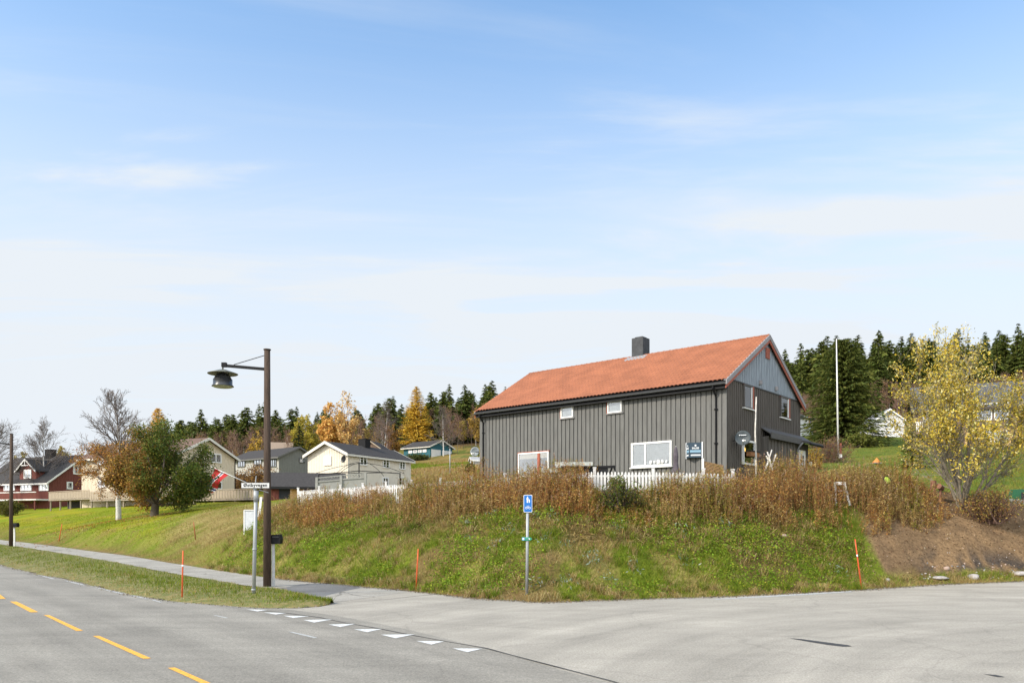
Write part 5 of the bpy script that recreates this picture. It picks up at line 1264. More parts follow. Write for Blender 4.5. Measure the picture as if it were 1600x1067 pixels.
# birch with bare top and orange lower leaves
def birch(px, py, pt, label, seed, leafy=True, trunk2=True, group=None, Y=None, spread=.62, kids=(2, 2, 2), lean=(0, 0)):
    q = G(px, py) if Y is None else Vector((*at(px, py, Y).xy, gz(*at(px, py, Y).xy)))
    h = at(0, pt, q.y).z - q.z; g = np.random.default_rng(seed); segs, tips = [], []
    n = 16; rk = .021 if q.y < 100 else .012; p = np.array([0, 0, -.3]); d = np.array([lean[0], lean[1], 1.]); r = h * rk
    for i in range(n):
        d = d + g.normal(0, .035, 3); d[2] = 1.3; d /= np.linalg.norm(d); e = p + d * (h * .82 + .3) / n; r1 = h * rk * (1 - .8 * (i + 1) / n)
        segs.append((*p, *e, r, r1, 9)); p, r = e, r1
        f = (i + 1) / n
        if f > .22:
            for _ in range(4 if f > .4 else 3):
                az = g.uniform(0, 2 * math.pi); el = .35 + .75 * f; nd = np.array([math.cos(az) * math.cos(el), math.sin(az) * math.cos(el), math.sin(el)])
                L2 = h * (.34 if f < .75 else .24) * (1.15 - .5 * f) * g.uniform(.75, 1.15)
                grow(g, p, nd, L2, r1 * .45 + .008, 2, segs, tips, kids, spread, .25, .13, .55, .4, 5, .2)
    S = np.array(segs); S[:, 6:8] = np.maximum(S[:, 6:8], .012); segs = S
    lv = hue = None
    if leafy:
        T = np.array(tips); zc = T[:, 2]; lo = T[(zc < h * .56) & (g.random(len(T)) < np.clip(1.15 - zc / (h * .56), .03, 1))]
        P = lo[g.integers(0, len(lo), 8500)] + g.normal(0, .18, (8500, 3)); lv = leaf_quads(P, .15, g); hue = pick(ORANGE, len(P), g)
    return tree_obj('birch_tree', q, label, 'tree', segs, (9, M_birch, M_twig), lv, hue, group)
birch(185, 812, 606, 'white trunked birch with bare top and orange lower leaves', 3)
birch(66, 792, 652, 'bare birch with two pale stems in front of the red house', 5, False, lean=(.12, 0))
birch(-14, 800, 628, 'bare birch cut by the left edge behind the lamp', 8, False)

# oak: green on the right, rust on the left
def broad(name, px, py, pt, wpx, label, seed, colour, nleaf=13000, size=.17, Y=None, trunk_r=.3, depth=3, fork=.16, up=.25, kids=(2, 2, 2, 2), barkm=None, cat='tree', spread=.75, group=None, zmin=.2, twig=None):
    q = G(px, py) if Y is None else Vector((*at(px, py, Y).xy, gz(*at(px, py, Y).xy)))
    h = at(0, pt, q.y).z - q.z; wid = wpx * q.y / F / 2; g = np.random.default_rng(seed); segs, tips = [], []
    p = np.array([0, 0, -.3]); tr = trunk_r; th = h * fork
    segs.append((0, 0, -.3, .02, 0, th * .5, tr * 1.25, tr, 9)); segs.append((.02, 0, th * .5, 0, 0, th, tr, tr * .95, 9))
    n = 17 if name == 'oak_tree' else 11
    for i in range(n):
        az = i * 2.4 + g.uniform(-.3, .3); el = R((18 if name != 'oak_tree' else 2) + (68 if name != 'oak_tree' else 84) * (i / n)); nd = np.array([math.cos(az) * math.cos(el), math.sin(az) * math.cos(el), math.sin(el)])
        reach = 1 / math.sqrt((math.cos(el) / wid) ** 2 + (math.sin(el) / (h - th)) ** 2)
        grow(g, np.array([0, 0, th * g.uniform(.75, 1.05)]), nd, reach * .66, tr * .42, depth - 1, segs, tips, kids, spread, up, .12, .5, .4, 5, .25)
    S, T = fit(np.array(segs), np.array(tips), h, wid); cz = (h + zmin * h) / 2; rz = (h - zmin * h) / 2 * 1.02
    if name == 'oak_tree':
        sh = lambda A: A + np.clip(A[:, 2:3] / h * 2.2, 0, 1) * np.array([[.55, 0, 0]])
        S = S.copy(); S[:, :3] = sh(S[:, :3]); S[:, 3:6] = sh(S[:, 3:6]); T = sh(T)
    k = (((T[:, 0] - (.3 if name == 'oak_tree' else 0)) / (wid * 1.04)) ** 2 + (T[:, 1] / (wid * 1.04)) ** 2 + ((T[:, 2] - cz) / rz) ** 2) < 1.0
    k &= T[:, 2] > zmin * h * .85; T = T[k]
    S[:, 6:8] = np.maximum(S[:, 6:8], .012); mid = S[:, 3:6]
    ins = (((mid[:, 0] - (.3 if name == 'oak_tree' else 0)) / (wid * 1.08)) ** 2 + (mid[:, 1] / (wid * 1.08)) ** 2 + ((mid[:, 2] - cz) / (rz * 1.05)) ** 2 < 1.0) | (S[:, 8] >= 2); S = S[ins]
    fine = S[S[:, 8] <= 1]; ii = g.integers(0, len(fine), nleaf); ff = g.random((nleaf, 1))
    P = fine[ii, :3] * (1 - ff) + fine[ii, 3:6] * ff; tk = g.random(nleaf) < .6; P[tk] = T[g.integers(0, len(T), int(tk.sum()))]
    P = P + g.normal(0, .20 if name != 'oak_tree' else .30, (nleaf, 3)) * min(1, wid / 3)
    return tree_obj(name, q, label, cat, S, (9, barkm or M_bark, twig or M_twig), leaf_quads(P, size, g), colour(P, g), group)
def oak_hue(P, g):
    n = len(P); f = sstep((P[:, 0] + .9 + g.normal(0, .8, n) + .25 * (P[:, 2] - 4)) / 2.0)[:, None]
    return pick(ORANGE[2:] + [(.16, .12, .03), (.22, .11, .03)], n, g) * (1 - f) + pick(GREEN, n, g, jit=.3) * f
broad('oak_tree', 240, 806, 661, 156, 'dense broad tree, rusty orange on its left and green on its right', 11, oak_hue, 60000, .16, trunk_r=.30, fork=.10, zmin=.03, up=.12)

# yellow willow on the bank
def willow(px, py, pt, wpx, label, seed, Y):
    P0 = at(px, py, Y); q = Vector((P0.x, P0.y, gz(P0.x, P0.y))); h = at(0, pt, Y).z - q.z; wid = wpx * Y / F / 2
    g = np.random.default_rng(seed); segs, tips = [], []
    for i in range(16):
        az = g.uniform(0, 2 * math.pi); el = R(g.uniform(48, 86)); nd = np.array([math.cos(az) * math.cos(el), math.sin(az) * math.cos(el), math.sin(el)])
        b0 = np.array([g.normal(0, .10), g.normal(0, .10), -.2])
        reach = 1 / math.sqrt((math.cos(el) / wid) ** 2 + (math.sin(el) / h) ** 2)
        n0 = len(segs); grow(g, b0, nd, reach * .86, .06, 3, segs, tips, (1, 2, 2), .55, .45, .10, .5, .32, 6, .3)
    S, T = fit(np.array(segs), np.array(tips), h, wid); S[:, 6:8] = np.maximum(S[:, 6:8], .006)
    T = T[T[:, 2] > h * .16]
    wgt = sstep((np.hypot(T[:, 0], T[:, 1]) / wid + T[:, 2] / h - .72) / .5) + .035; wgt /= wgt.sum()
    n = 23000; P = T[g.choice(len(T), n, p=wgt)] + g.normal(0, .10, (n, 3))
    return tree_obj('willow_tree', q, label, 'tree', S, (3, M_willowbark, M_willowbark), leaf_quads(P, .115, g, aspect=.45), pick(YELLOW + [(.17, .17, .03)], n, g))
willow(1506, 795, 522, 215, 'many stemmed yellow leaved tree on the edge of the dirt slope', 21, 33.0)

# conifers
def conifer_parts(g, h, rb, whorls, per, cards, pal, droop=.25, zlo=.05, csize=1.0, power=.85, jit=.25, wf=1.0):
    z = np.repeat(np.linspace(zlo, .985, whorls), per) + g.uniform(-.5, .5, whorls * per) / whorls; z = np.clip(z, zlo * .5, .99); n = len(z)
    L = rb * (1 - z) ** power * g.uniform(1 - jit, 1 + jit, n) + .012 * h; az = g.uniform(0, 2 * np.pi, n)
    s = (np.arange(cards) + .5) / cards; s = np.repeat(s[None], n, 0) + g.uniform(-.4, .4, (n, cards)) / cards; s = np.clip(s, .04, 1)
    ca, sa = np.cos(az)[:, None], np.sin(az)[:, None]; rr = L[:, None] * s
    dz = rr * (.22 * (z[:, None] - .3)) - droop * rr * s + .10 * rr * s ** 3
    P = np.stack([rr * ca, rr * sa, z[:, None] * h + dz], -1).reshape(-1, 3)
    out = np.stack([np.repeat(ca, cards, 1), np.repeat(sa, cards, 1), np.full((n, cards), -.28)], -1).reshape(-1, 3) + g.normal(0, .30, (n * cards, 3)); out /= np.linalg.norm(out, axis=1, keepdims=True)
    side = np.cross(out, g.normal(0, .45, (n * cards, 3)) + [0, 0, 1]); side /= np.linalg.norm(side, axis=1, keepdims=True) + 1e-9
    ln = (np.repeat(L[:, None], cards, 1).ravel() / cards * 1.7 + .012 * h) * csize * g.uniform(.7, 1.3, n * cards); wd = ln * wf * g.uniform(.32, .6, n * cards)
    a, b = out * ln[:, None], side * wd[:, None]
    Q = np.stack([P - a * .35, P + b * .5 + a * .1, P + a * .65 - np.array([0, 0, .06]) * ln[:, None], P - b * .5 + a * .1], 1)
    hue = pick(pal, len(Q), g, jit=.28)
    return Q, hue
SPR = [(.070, .092, .018), (.088, .112, .022), (.105, .125, .026), (.075, .098, .026)]
SPRO = [(.12, .13, .024), (.14, .145, .03), (.10, .115, .022)]
LARCH = [(.58, .36, .04), (.66, .43, .05), (.48, .28, .035), (.56, .40, .07)]
def conifer(name, px, py, pt, wpx, label, seed, pal, whorls, per, cards, Y=None, zlo=.05, droop=.3, csize=1.0, power=.85, trunk=M_bark, jit=.25, wf=1.0):
    q = G(px, py) if Y is None else Vector((*at(px, py, Y).xy, gz(*at(px, py, Y).xy)))
    h = at(0, pt, q.y).z - q.z; g = np.random.default_rng(seed); rb = wpx * q.y / F / 2
    Q, hue = conifer_parts(g, h, rb, whorls, per, cards, pal, droop, zlo, csize, power, jit, wf)
    t = thing(name, q, label, 'tree'); b = MB(); b.tube([(0, 0, -.5), (0, 0, h * .5), (0, 0, h * .97)], [h * .018, h * .011, .015], 7); b.build('trunk', trunk, t, True)
    link('crown', quads_mesh('crown', Q, M_needle, hue), t); return t
conifer('spruce_tree', 1318, 703, 529, 118, 'broad dark green spruce behind the white flagpole', 31, SPR + SPRO[:2], 92, 26, 22, Y=95, zlo=.02, droop=.2, power=.5, csize=1.15, jit=.38, wf=.5)
conifer('spruce_tree', 467, 722, 664, 44, 'small dark spruce standing above the grey house roof', 32, [(.03, .045, .012), (.04, .055, .014)], 30, 16, 8, Y=135)
conifer('larch_tree', 651, 706, 603, 62, 'tall golden larch behind the teal garage', 33, LARCH, 60, 17, 14, Y=215, droop=.1, power=.75, zlo=.06, csize=.95, wf=.55)
conifer('larch_tree', 247, 742, 637, 52, 'pale golden larch showing above the leafy oak', 34, [(.66, .43, .08), (.6, .37, .07)], 50, 18, 10, Y=150, droop=.05, wf=.7, power=.6)
conifer('bushy_conifer', 1425, 726, 664, 46, 'small green conical bush left of the yellow tree', 35, SPRO + [(.10, .11, .02), (.20, .17, .02)], 22, 12, 6, Y=52, zlo=.02, power=.6)

# leafy autumn trees
def pal_fn(pal, jit=.22): return lambda P, g: pick(pal, len(P), g, jit=jit)
broad('aspen_tree', 519, 735, 628, 46, 'orange aspen full of leaves above the cream house roof', 41, pal_fn([(.66, .38, .10), (.72, .46, .15), (.58, .31, .07)]), 7000, .42, Y=140, trunk_r=.2, fork=.2, up=.6, zmin=.12)
broad('aspen_tree', 546, 732, 606, 44, 'tall thin orange aspen with see-through crown above the cream house', 42, pal_fn([(.66, .42, .14), (.70, .50, .22), (.56, .34, .12)]), 2300, .36, Y=138, trunk_r=.18, fork=.25, up=.7, zmin=.2, twig=M_twigr)
broad('birch_tree', 478, 722, 648, 52, 'rounded yellow green birch behind the small spruce', 43, pal_fn([(.42, .34, .05), (.50, .38, .06), (.34, .30, .05)]), 8000, .40, Y=170, trunk_r=.2, fork=.2, zmin=.15)
broad('birch_tree', 397, 732, 673, 30, 'small golden birch left of the lamp pole', 44, pal_fn([(.50, .33, .05), (.42, .26, .05)]), 2600, .34, Y=150, trunk_r=.15, fork=.2, zmin=.1)
broad('rowan_tree', 614, 722, 662, 24, 'slim rusty orange tree left of the golden larch', 45, pal_fn([(.30, .15, .035), (.36, .19, .04), (.22, .14, .04)]), 2600, .38, Y=170, trunk_r=.15, fork=.2, up=.6, zmin=.1)
broad('birch_tree', 757, 712, 630, 52, 'yellow brown birch with pale stems at the left end of the grey house', 46, pal_fn([(.30, .19, .04), (.36, .23, .05), (.24, .16, .045)]), 3600, .38, Y=150, trunk_r=.2, fork=.25, zmin=.15, barkm=M_birch)
broad('birch_tree', 108, 742, 698, 52, 'wide yellow tree above the roof of the red house', 47, pal_fn([(.36, .27, .04), (.28, .22, .04)]), 4000, .5, Y=190, trunk_r=.2, fork=.2, zmin=.1)
broad('birch_tree', 34, 748, 706, 40, 'yellow tree behind the dormer of the red house', 48, pal_fn([(.36, .28, .04), (.27, .21, .05)]), 3000, .5, Y=185, trunk_r=.2, fork=.2, zmin=.1)
birch(693, 712, 633, 'thin bare white birch right of the golden larch', 51, False, Y=180, kids=(1, 2, 2))
birch(601, 716, 626, 'slender bare white birch in front of the dark forest', 52, False, Y=170, kids=(1, 2, 2))

# shrubs
def shrub(name, px, py, wpx, hpx, label, seed, pal, n=3000, size=.10, Y=None, twigs=True, m=None, dens=40):
    q = G(px, py) if Y is None else Vector((*at(px, py, Y).xy, gz(*at(px, py, Y).xy)))
    s_ = q.y / F; w, h = wpx * s_ / 2, hpx * s_; g = np.random.default_rng(seed); segs, tips = [], []
    for i in range(dens):
        az = g.uniform(0, 2 * math.pi); el = R(g.uniform(25, 85)); nd = np.array([math.cos(az) * math.cos(el), math.sin(az) * math.cos(el), math.sin(el)])
        reach = 1 / math.sqrt((math.cos(el) / w) ** 2 + (math.sin(el) / h) ** 2)
        grow(g, np.array([g.normal(0, w * .15), g.normal(0, w * .15), -.05]), nd, reach * .8, .016, 1, segs, tips, (2, 2), .5, .2, .14, .5, .5, 4, .2)
    S, T = fit(np.array(segs), np.array(tips), h, w); S[:, 6:8] = np.maximum(S[:, 6:8], .005 * max(1, q.y / 40))
    t = thing(name, q, label, 'shrub'); tubes_obj('stems', S[:, :8], m or M_twig, t, 3)
    if n:
        P = T[g.integers(0, len(T), n)] + g.normal(0, w * .07, (n, 3)); P[:, 2] = np.abs(P[:, 2])
        link('foliage', quads_mesh('foliage', leaf_quads(P, size, g), M_leaf, pick(pal, n, g, jit=.25)), t)
    return t
shrub('bare_shrub', 1297, 722, 74, 44, 'bare brown shrub at the foot of the white flagpole', 61, [(.22, .12, .04)], 500, .12, Y=58, m=M_twigr, dens=90)
shrub('yellow_shrub', 1273, 716, 26, 34, 'yellow orange shrub beside the front door', 62, [(.40, .24, .03), (.32, .19, .03)], 1500, .12, Y=52)
shrub('dark_hedge', 1345, 702, 50, 22, 'low dark green conifer hedge under the big spruce', 63, SPRO, 3500, .25, Y=82)
shrub('green_hedge', 14, 806, 46, 24, 'round olive green hedge bush at the left edge of the lawn', 64, [(.07, .08, .015), (.11, .11, .02), (.15, .13, .02)], 5200, .17)
shrub('yellow_bush', 67, 793, 26, 14, 'small rounded yellow green bush in front of the pale deck', 65, [(.22, .18, .02), (.28, .22, .03), (.15, .14, .02)], 3000, .17)
shrub('orange_shrub', 404, 770, 60, 42, 'tall thin orange brown shrub between the beige and grey houses', 66, [(.30, .15, .04), (.36, .2, .05), (.18, .11, .04)], 2600, .22, Y=98, m=M_twigr, dens=70)
shrub('orange_shrub', 380, 765, 40, 34, 'smaller orange brown shrub beside the beige house corner', 67, [(.30, .15, .04), (.22, .13, .04)], 1500, .22, Y=99, m=M_twigr, dens=50)
shrub('dark_shrub', 652, 709, 40, 9, 'low green juniper in front of the teal garage', 68, [(.05, .07, .015), (.08, .09, .02)], 2200, .35, Y=168)
shrub('small_conifer_shrub', 735, 706, 16, 18, 'little green conifer beside the white shed', 69, SPRO + [(.13, .14, .02)], 1400, .25, Y=110)
shrub('bramble_bush', 1545, 806, 95, 52, 'dry reddish bramble bush at the foot of the yellow tree', 70, [(.30, .15, .05), (.36, .21, .07), (.16, .14, .03), (.40, .30, .07)], 4200, .075, Y=32.2, m=M_twigr, dens=140)
shrub('green_bush', 968, 806, 70, 52, 'leafy green bush in front of the picket fence', 71, [(.07, .10, .018), (.10, .13, .02), (.17, .15, .03), (.13, .09, .03)], 4200, .085, Y=27.3, dens=80)

# ------------------------------------------------------------------ forest on the hill
g = np.random.default_rng(77)
def far_spruce(seed, h, rb, pal, whorls=20, per=8, cards=4, power=.8):
    gg = np.random.default_rng(seed); Q, hue = conifer_parts(gg, h, rb, whorls, per, cards, pal, .3, .12, 1.15, power, .4)
    b = [(0, 0, -1.5, 0, 0, h * .6, .16, .1), (0, 0, h * .6, 0, 0, h * .98, .1, .02)]
    Vt, fn, lp = seg_tubes(b, 5); n = len(Q)
    return raw_mesh('spruce', np.r_[Vt, Q.reshape(-1, 3)], np.r_[fn, np.full(n, 4)], np.r_[lp, np.arange(4 * n) + len(Vt)], [M_bark, M_needle], np.r_[np.zeros((len(Vt), 3)), np.repeat(hue, 4, 0)], midx=np.r_[np.zeros(len(fn), int), np.ones(n, int)])
SPM = [far_spruce(200 + i, 16, 3.0 + .45 * (i % 3), SPR if i % 2 else SPR + SPRO, 26 + i, 11) for i in range(5)] + [far_spruce(220 + i, 14.5, 3.6, SPR + SPRO, 28, 13, power=.55) for i in range(3)]
def far_birch(seed, h, leafn, pal, bark):
    gg = np.random.default_rng(seed); segs, tips = [], []; n = 9; p = np.array([0, 0, -1.]); d = np.array([0, 0, 1.]); r = .12
    for i in range(n):
        d = d + gg.normal(0, .05, 3); d[2] = 1.2; d /= np.linalg.norm(d); e = p + d * (h * .9 + 1) / n; segs.append((*p, *e, r, r * .88, 9)); p, r = e, r * .88
        if i > 2:
            for _ in range(4):
                az = gg.uniform(0, 6.28); el = .5 + .08 * i; grow(gg, p, np.array([math.cos(az) * math.cos(el), math.sin(az) * math.cos(el), math.sin(el)]), h * .24 * gg.uniform(.7, 1.2), .05, 1, segs, tips, (2, 2), .55, .3, .14, .55, .5, 4, .2)
    S = np.array(segs); S[:, 6:8] = np.maximum(S[:, 6:8], .035); Vt, fn, lp = seg_tubes(S[:, :8], 3); mi = np.where(np.repeat(S[:, 8] >= 9, 3), 0, 1)
    T = np.array(tips); P = T[gg.integers(0, len(T), leafn)] + gg.normal(0, .3, (leafn, 3)); Q = leaf_quads(P, .42, gg); hue = pick(pal, leafn, gg); m0 = len(Vt)
    return raw_mesh('birch', np.r_[Vt, Q.reshape(-1, 3)], np.r_[fn, np.full(leafn, 4)], np.r_[lp, np.arange(4 * leafn) + m0], [bark, M_twigr, M_leaf], np.r_[np.zeros((m0, 3)), np.repeat(hue, 4, 0)], midx=np.r_[mi, np.full(leafn, 2)])
BIM = [far_birch(300, 11, 60, [(.20, .12, .05)], M_birch), far_birch(301, 12, 160, [(.24, .14, .05), (.18, .12, .05)], M_bark), far_birch(302, 10, 700, [(.34, .21, .04), (.26, .17, .04)], M_birch), far_birch(303, 11, 30, [(.2, .1, .05)], M_bark), far_birch(304, 10, 900, [(.24, .19, .035), (.30, .22, .04)], M_bark)]
placed = []
def scatter(name, meshes, n, pxr, Yr, mind, smin, smax, label, cat, group, wts=None, cond=None, htop=None):
    k = tries = 0
    while k < n and tries < n * 60:
        tries += 1; px, Y = g.uniform(*pxr), g.uniform(*Yr); X = (px - 800) / F * Y
        if cond and not cond(px, Y): continue
        if any((X - a) ** 2 + (Y - b) ** 2 < mind * mind for a, b in placed): continue
        placed.append((X, Y)); s = g.uniform(smin, smax)
        o = link(name, meshes[g.choice(len(meshes), p=wts)], None, (X, Y, gz(X, Y))); o.rotation_euler.z = g.uniform(0, 6.28); o.scale = (s * g.uniform(.85, 1.15),) * 2 + (s,)
        tag(o, label, cat, group); k += 1
# right: the dense spruce crest, brown thicket at its foot
scatter('spruce_tree', SPM, 190, (1222, 1680), (170, 240), 2.7, .8, 1.2, 'dark spruce in the dense forest on the crest behind the big spruce and brown house', 'tree', 'spruces on the right-hand crest')
scatter('bare_tree', BIM, 95, (1215, 1640), (140, 168), 2.4, .38, .62, 'bare reddish brown tree in the thicket below the spruce crest', 'tree', 'bare thicket below the spruce crest', [.1, .4, .0, .45, .05])
# left: mixed wood
scatter('spruce_tree', SPM, 48, (270, 425), (205, 270), 4.0, .75, 1.1, 'dark spruce in the wood rising behind the beige and grey houses', 'tree', 'spruces behind the beige house', [.06, .06, .06, .06, .06, .24, .23, .23])
scatter('spruce_tree', SPM, 50, (425, 660), (215, 290), 4.5, .7, 1.05, 'dark spruce in the wood behind the cream house and golden larch', 'tree', 'spruces behind the cream house', [.08, .08, .08, .08, .08, .2, .2, .2])
scatter('spruce_tree', SPM, 40, (660, 800), (215, 300), 4.5, .8, 1.15, 'dark spruce in the wood right of the golden larch, above the field', 'tree', 'spruces above the field')
scatter('spruce_tree', SPM, 16, (-40, 270), (270, 340), 6, .45, .7, 'dark spruce in the distant wood beyond the red house', 'tree', 'spruces beyond the red house')
scatter('bare_tree', BIM, 85, (285, 640), (160, 220), 3.2, .45, .8, 'bare brown tree at the edge of the wood behind the houses', 'tree', 'bare trees behind the houses', [.2, .35, .06, .34, .05], cond=lambda px, Y: not (610 < px < 700 and Y < 216))
scatter('bare_tree', BIM, 55, (640, 790), (188, 235), 3.2, .5, .85, 'bare brown tree at the edge of the wood above the field', 'tree', 'bare trees above the field', [.25, .35, .1, .25, .05], cond=lambda px, Y: not (610 < px < 692 and Y < 218))
scatter('bare_tree', BIM, 60, (-60, 290), (170, 255), 4.5, .45, .75, 'bare brownish tree in the wood beyond the red house', 'tree', 'bare trees beyond the red house', [.08, .34, .12, .26, .20])

# the wood carries on beyond the trees one can tell apart
def wood(n, spots):
    gg = np.random.default_rng(500); Qs, Hs = [], []
    for i in range(n):
        x, y = spots(gg); h = gg.uniform(8, 16); Q, hue = conifer_parts(gg, h, gg.uniform(2, 3), 14, 7, 2, SPR + SPRO if gg.random() < .7 else [(.30, .19, .05), (.22, .13, .06)], .3, .08, 1.6, gg.uniform(.5, .9), .35)
        Qs.append(Q + np.array([x, y, gz(x, y) - .3])); Hs.append(hue)
    return np.concatenate(Qs), np.concatenate(Hs)
def wood_spot(gg):
    u = gg.random()
    if u < .35: Y = gg.uniform(230, 340); return gg.uniform(-.02, .36) * Y, Y
    if u < .65: Y = gg.uniform(150, 300); return gg.uniform(.76, 1.7) * Y, Y
    Y = gg.uniform(170, 330); return gg.uniform(-1.9, -.74) * Y, Y
Qw, Hw = wood(420, wood_spot)
tag(link('far_wood', quads_mesh('far_wood', Qw, M_needle, Hw)), 'distant mixed wood on the hills beyond the houses', 'wood', kind='stuff')

# ------------------------------------------------------------------ grass, leaves and dry weeds
g = np.random.default_rng(99)
def stuff(o, label, cat): return tag(o, label, cat, kind='stuff')
def blades(name, X, Y, Z, H, W, hue, lean=.5, m=None):
    n = len(X); az = g.uniform(0, 2 * np.pi, n); la = g.uniform(0, 2 * np.pi, n); ln = g.uniform(.15, 1, n) * lean * H
    b = np.stack([X, Y, Z - .02], -1); s = np.stack([np.cos(az), np.sin(az), np.zeros(n)], -1) * (W / 2)[:, None]
    tip = b + np.stack([np.cos(la) * ln, np.sin(la) * ln, H], -1)
    return link(name, tris_mesh(name, np.stack([b - s, b + s, tip], 1), m or M_leaf, hue))
def lerp(a, b, t): return a + (b - a) * t[:, None]
GR = [(.125, .185, .013), (.16, .22, .016), (.10, .155, .012), (.23, .25, .025)]
ST = [(.34, .26, .105), (.42, .33, .14), (.28, .19, .075), (.30, .19, .06)]
# bank
n = 430000; X = 21 - 69 * g.uniform(0, 1, n) ** 1.25; u = g.uniform(0, 1, n); Dm = np.where(X < -6, 13, 9.5); d0 = -.08 + u * Dm; Y = foot(X) + d0 * 1.18
keep = ~((X - .462 * Y > -.1) & (d0 > .8)); keep &= g.random(n) < np.clip(1.25 - d0 / 16, .2, 1) * sstep((X + 24) / 6 + (fbm(X * .6, Y * .6) - .5) * 1.5) * (1 - .75 * sstep((fbm(X * .35, Y * .35) - .53) / .08) * sstep((X + 8) / 4)) * (1 - .6 * sstep((d0 - 4.8) / 1.2) * sstep((X + 9) / 4)); keep &= ~((X < -14) & (Y > 50 - .75 * (X + 17) + (fbm(X, Y) - .5) * 6)); X, Y, d0 = X[keep], Y[keep], d0[keep]
cl = fbm(X * .8, Y * .8); cl2 = fbm(X * .25 + 30, Y * .25); dry = np.clip(sstep((cl - .50) / .12) * .75 + sstep((.9 - d0) / .8) * .6 + sstep((-X - 7) / 6) * sstep((12 - d0) / 5) * (.5 + .7 * sstep((fbm(X * .5 + 60, Y * .5) - .36) / .15)), 0, 1)
hue = np.where((g.random(len(X)) < dry)[:, None], pick(ST, len(X), g, jit=.3), pick(GR, len(X), g, jit=.3))
Hh = g.uniform(.08, .32, len(X)) * (.3 + 1.3 * fbm(X * .9 + 5, Y * .9)) * (.45 + .55 * sstep(d0 / .8)) * (1 - .45 * sstep((-X - 9) / 6))
stuff(blades('bank_grass', X, Y, hz(X, Y), Hh, g.uniform(.008, .020, len(X)), hue, 1.4), 'rough green and straw coloured grass covering the bank', 'grass')
# verge
n = 90000; i = g.integers(0, 139, n); f = g.uniform(0, 1, n); tt = np.clip(g.beta(1.0, 1.0, n) * 1.06 - .03, -.03, 1.03)
A_, B_ = VFr[i] * (1 - f)[:, None] + VFr[i + 1] * f[:, None], VB[i] * (1 - f)[:, None] + VB[i + 1] * f[:, None]; Pv = A_ * (1 - tt)[:, None] + B_ * tt[:, None]
k = (Pv[:, 1] < 60); wsel = g.random(n) < np.clip(26 / Pv[:, 1], .1, 1); k &= wsel; Pv, tt = Pv[k], tt[k]
cl = fbm(Pv[:, 0] * .9, Pv[:, 1] * .9); dry = np.clip(sstep((.24 - tt) / .2) * .7 + sstep((cl - .54) / .1) * .3 + sstep((tt - .9) / .1) * .5, 0, 1)
hue = np.where((g.random(len(Pv)) < dry)[:, None], pick(ST, len(Pv), g, jit=.3), pick([(.12, .17, .014), (.16, .21, .016), (.10, .14, .012), (.20, .21, .02)], len(Pv), g, jit=.3))
zv = zroad(Pv[:, 1]) + .10 * np.sin(np.pi * np.clip(tt, 0, 1)) ** .6
stuff(blades('verge_grass', Pv[:, 0], Pv[:, 1], zv, g.uniform(.05, .20, len(Pv)) * (.35 + 1.3 * np.sin(np.pi * np.clip(tt, .02, .98)) * fbm(Pv[:, 0] * 1.3, Pv[:, 1] * 1.3)), g.uniform(.01, .025, len(Pv)), hue, .9), 'grass on the narrow verge between path and main road', 'grass')
# lawns: short blades further off
n = 150000; X = g.uniform(-62, -9, n); Y = g.uniform(36, 84, n); k = (bankd(X, Y) > .5) & (np.abs(X / Y) < .7) & ((X < -20 + (fbm(X * 1.4, Y * 1.4) - .5) * 5) | (Y > 49 - .75 * (X + 17))); X, Y = X[k], Y[k]
hue = pick([(.17, .21, .012), (.21, .235, .014), (.26, .235, .02), (.13, .17, .012)], len(X), g, jit=.25); dead = fbm(X * .5, Y * .5) > .56; hue[dead] = pick(ST, int(dead.sum()), g)
stuff(blades('lawn_grass', X, Y, hz(X, Y), g.uniform(.04, .09, len(X)), g.uniform(.03, .07, len(X)), hue, 1.2), 'short bright green lawn sloping up to the deck', 'grass')
n = 70000; X = g.uniform(8, 60, n); Y = g.uniform(31, 85, n); k = (X / Y > .3) & (X / Y < .72) & (bankd(X, Y) > 6.5); X, Y = X[k], Y[k]
hue = pick([(.13, .17, .024), (.16, .19, .024), (.22, .20, .035)], len(X), g, jit=.25)
tall = g.uniform(.05, .12, len(X)) * (1 + 3 * sstep((X - .52 * Y) / 4))
stuff(blades('garden_grass', X, Y, hz(X, Y), tall, g.uniform(.02, .06, len(X)), hue, 1.0), 'green garden grass rising behind the weeds on the right', 'grass')
n = 60000; Y = 60 + 90 * g.uniform(0, 1, n) ** 1.4; X = Y * g.uniform(-.17, -.02, n); cl = fbm(X * .12, Y * .12); hue = np.where((g.random(n) < sstep((cl - .42) / .12))[:, None], pick(ST + [(.30, .17, .05)], n, g, jit=.25), pick(GR, n, g, jit=.25))
stuff(blades('field_grass', X, Y, hz(X, Y), g.uniform(.15, .5, n), g.uniform(.05, .14, n), hue, .6), 'tall straw coloured grass on the hillside field', 'grass')
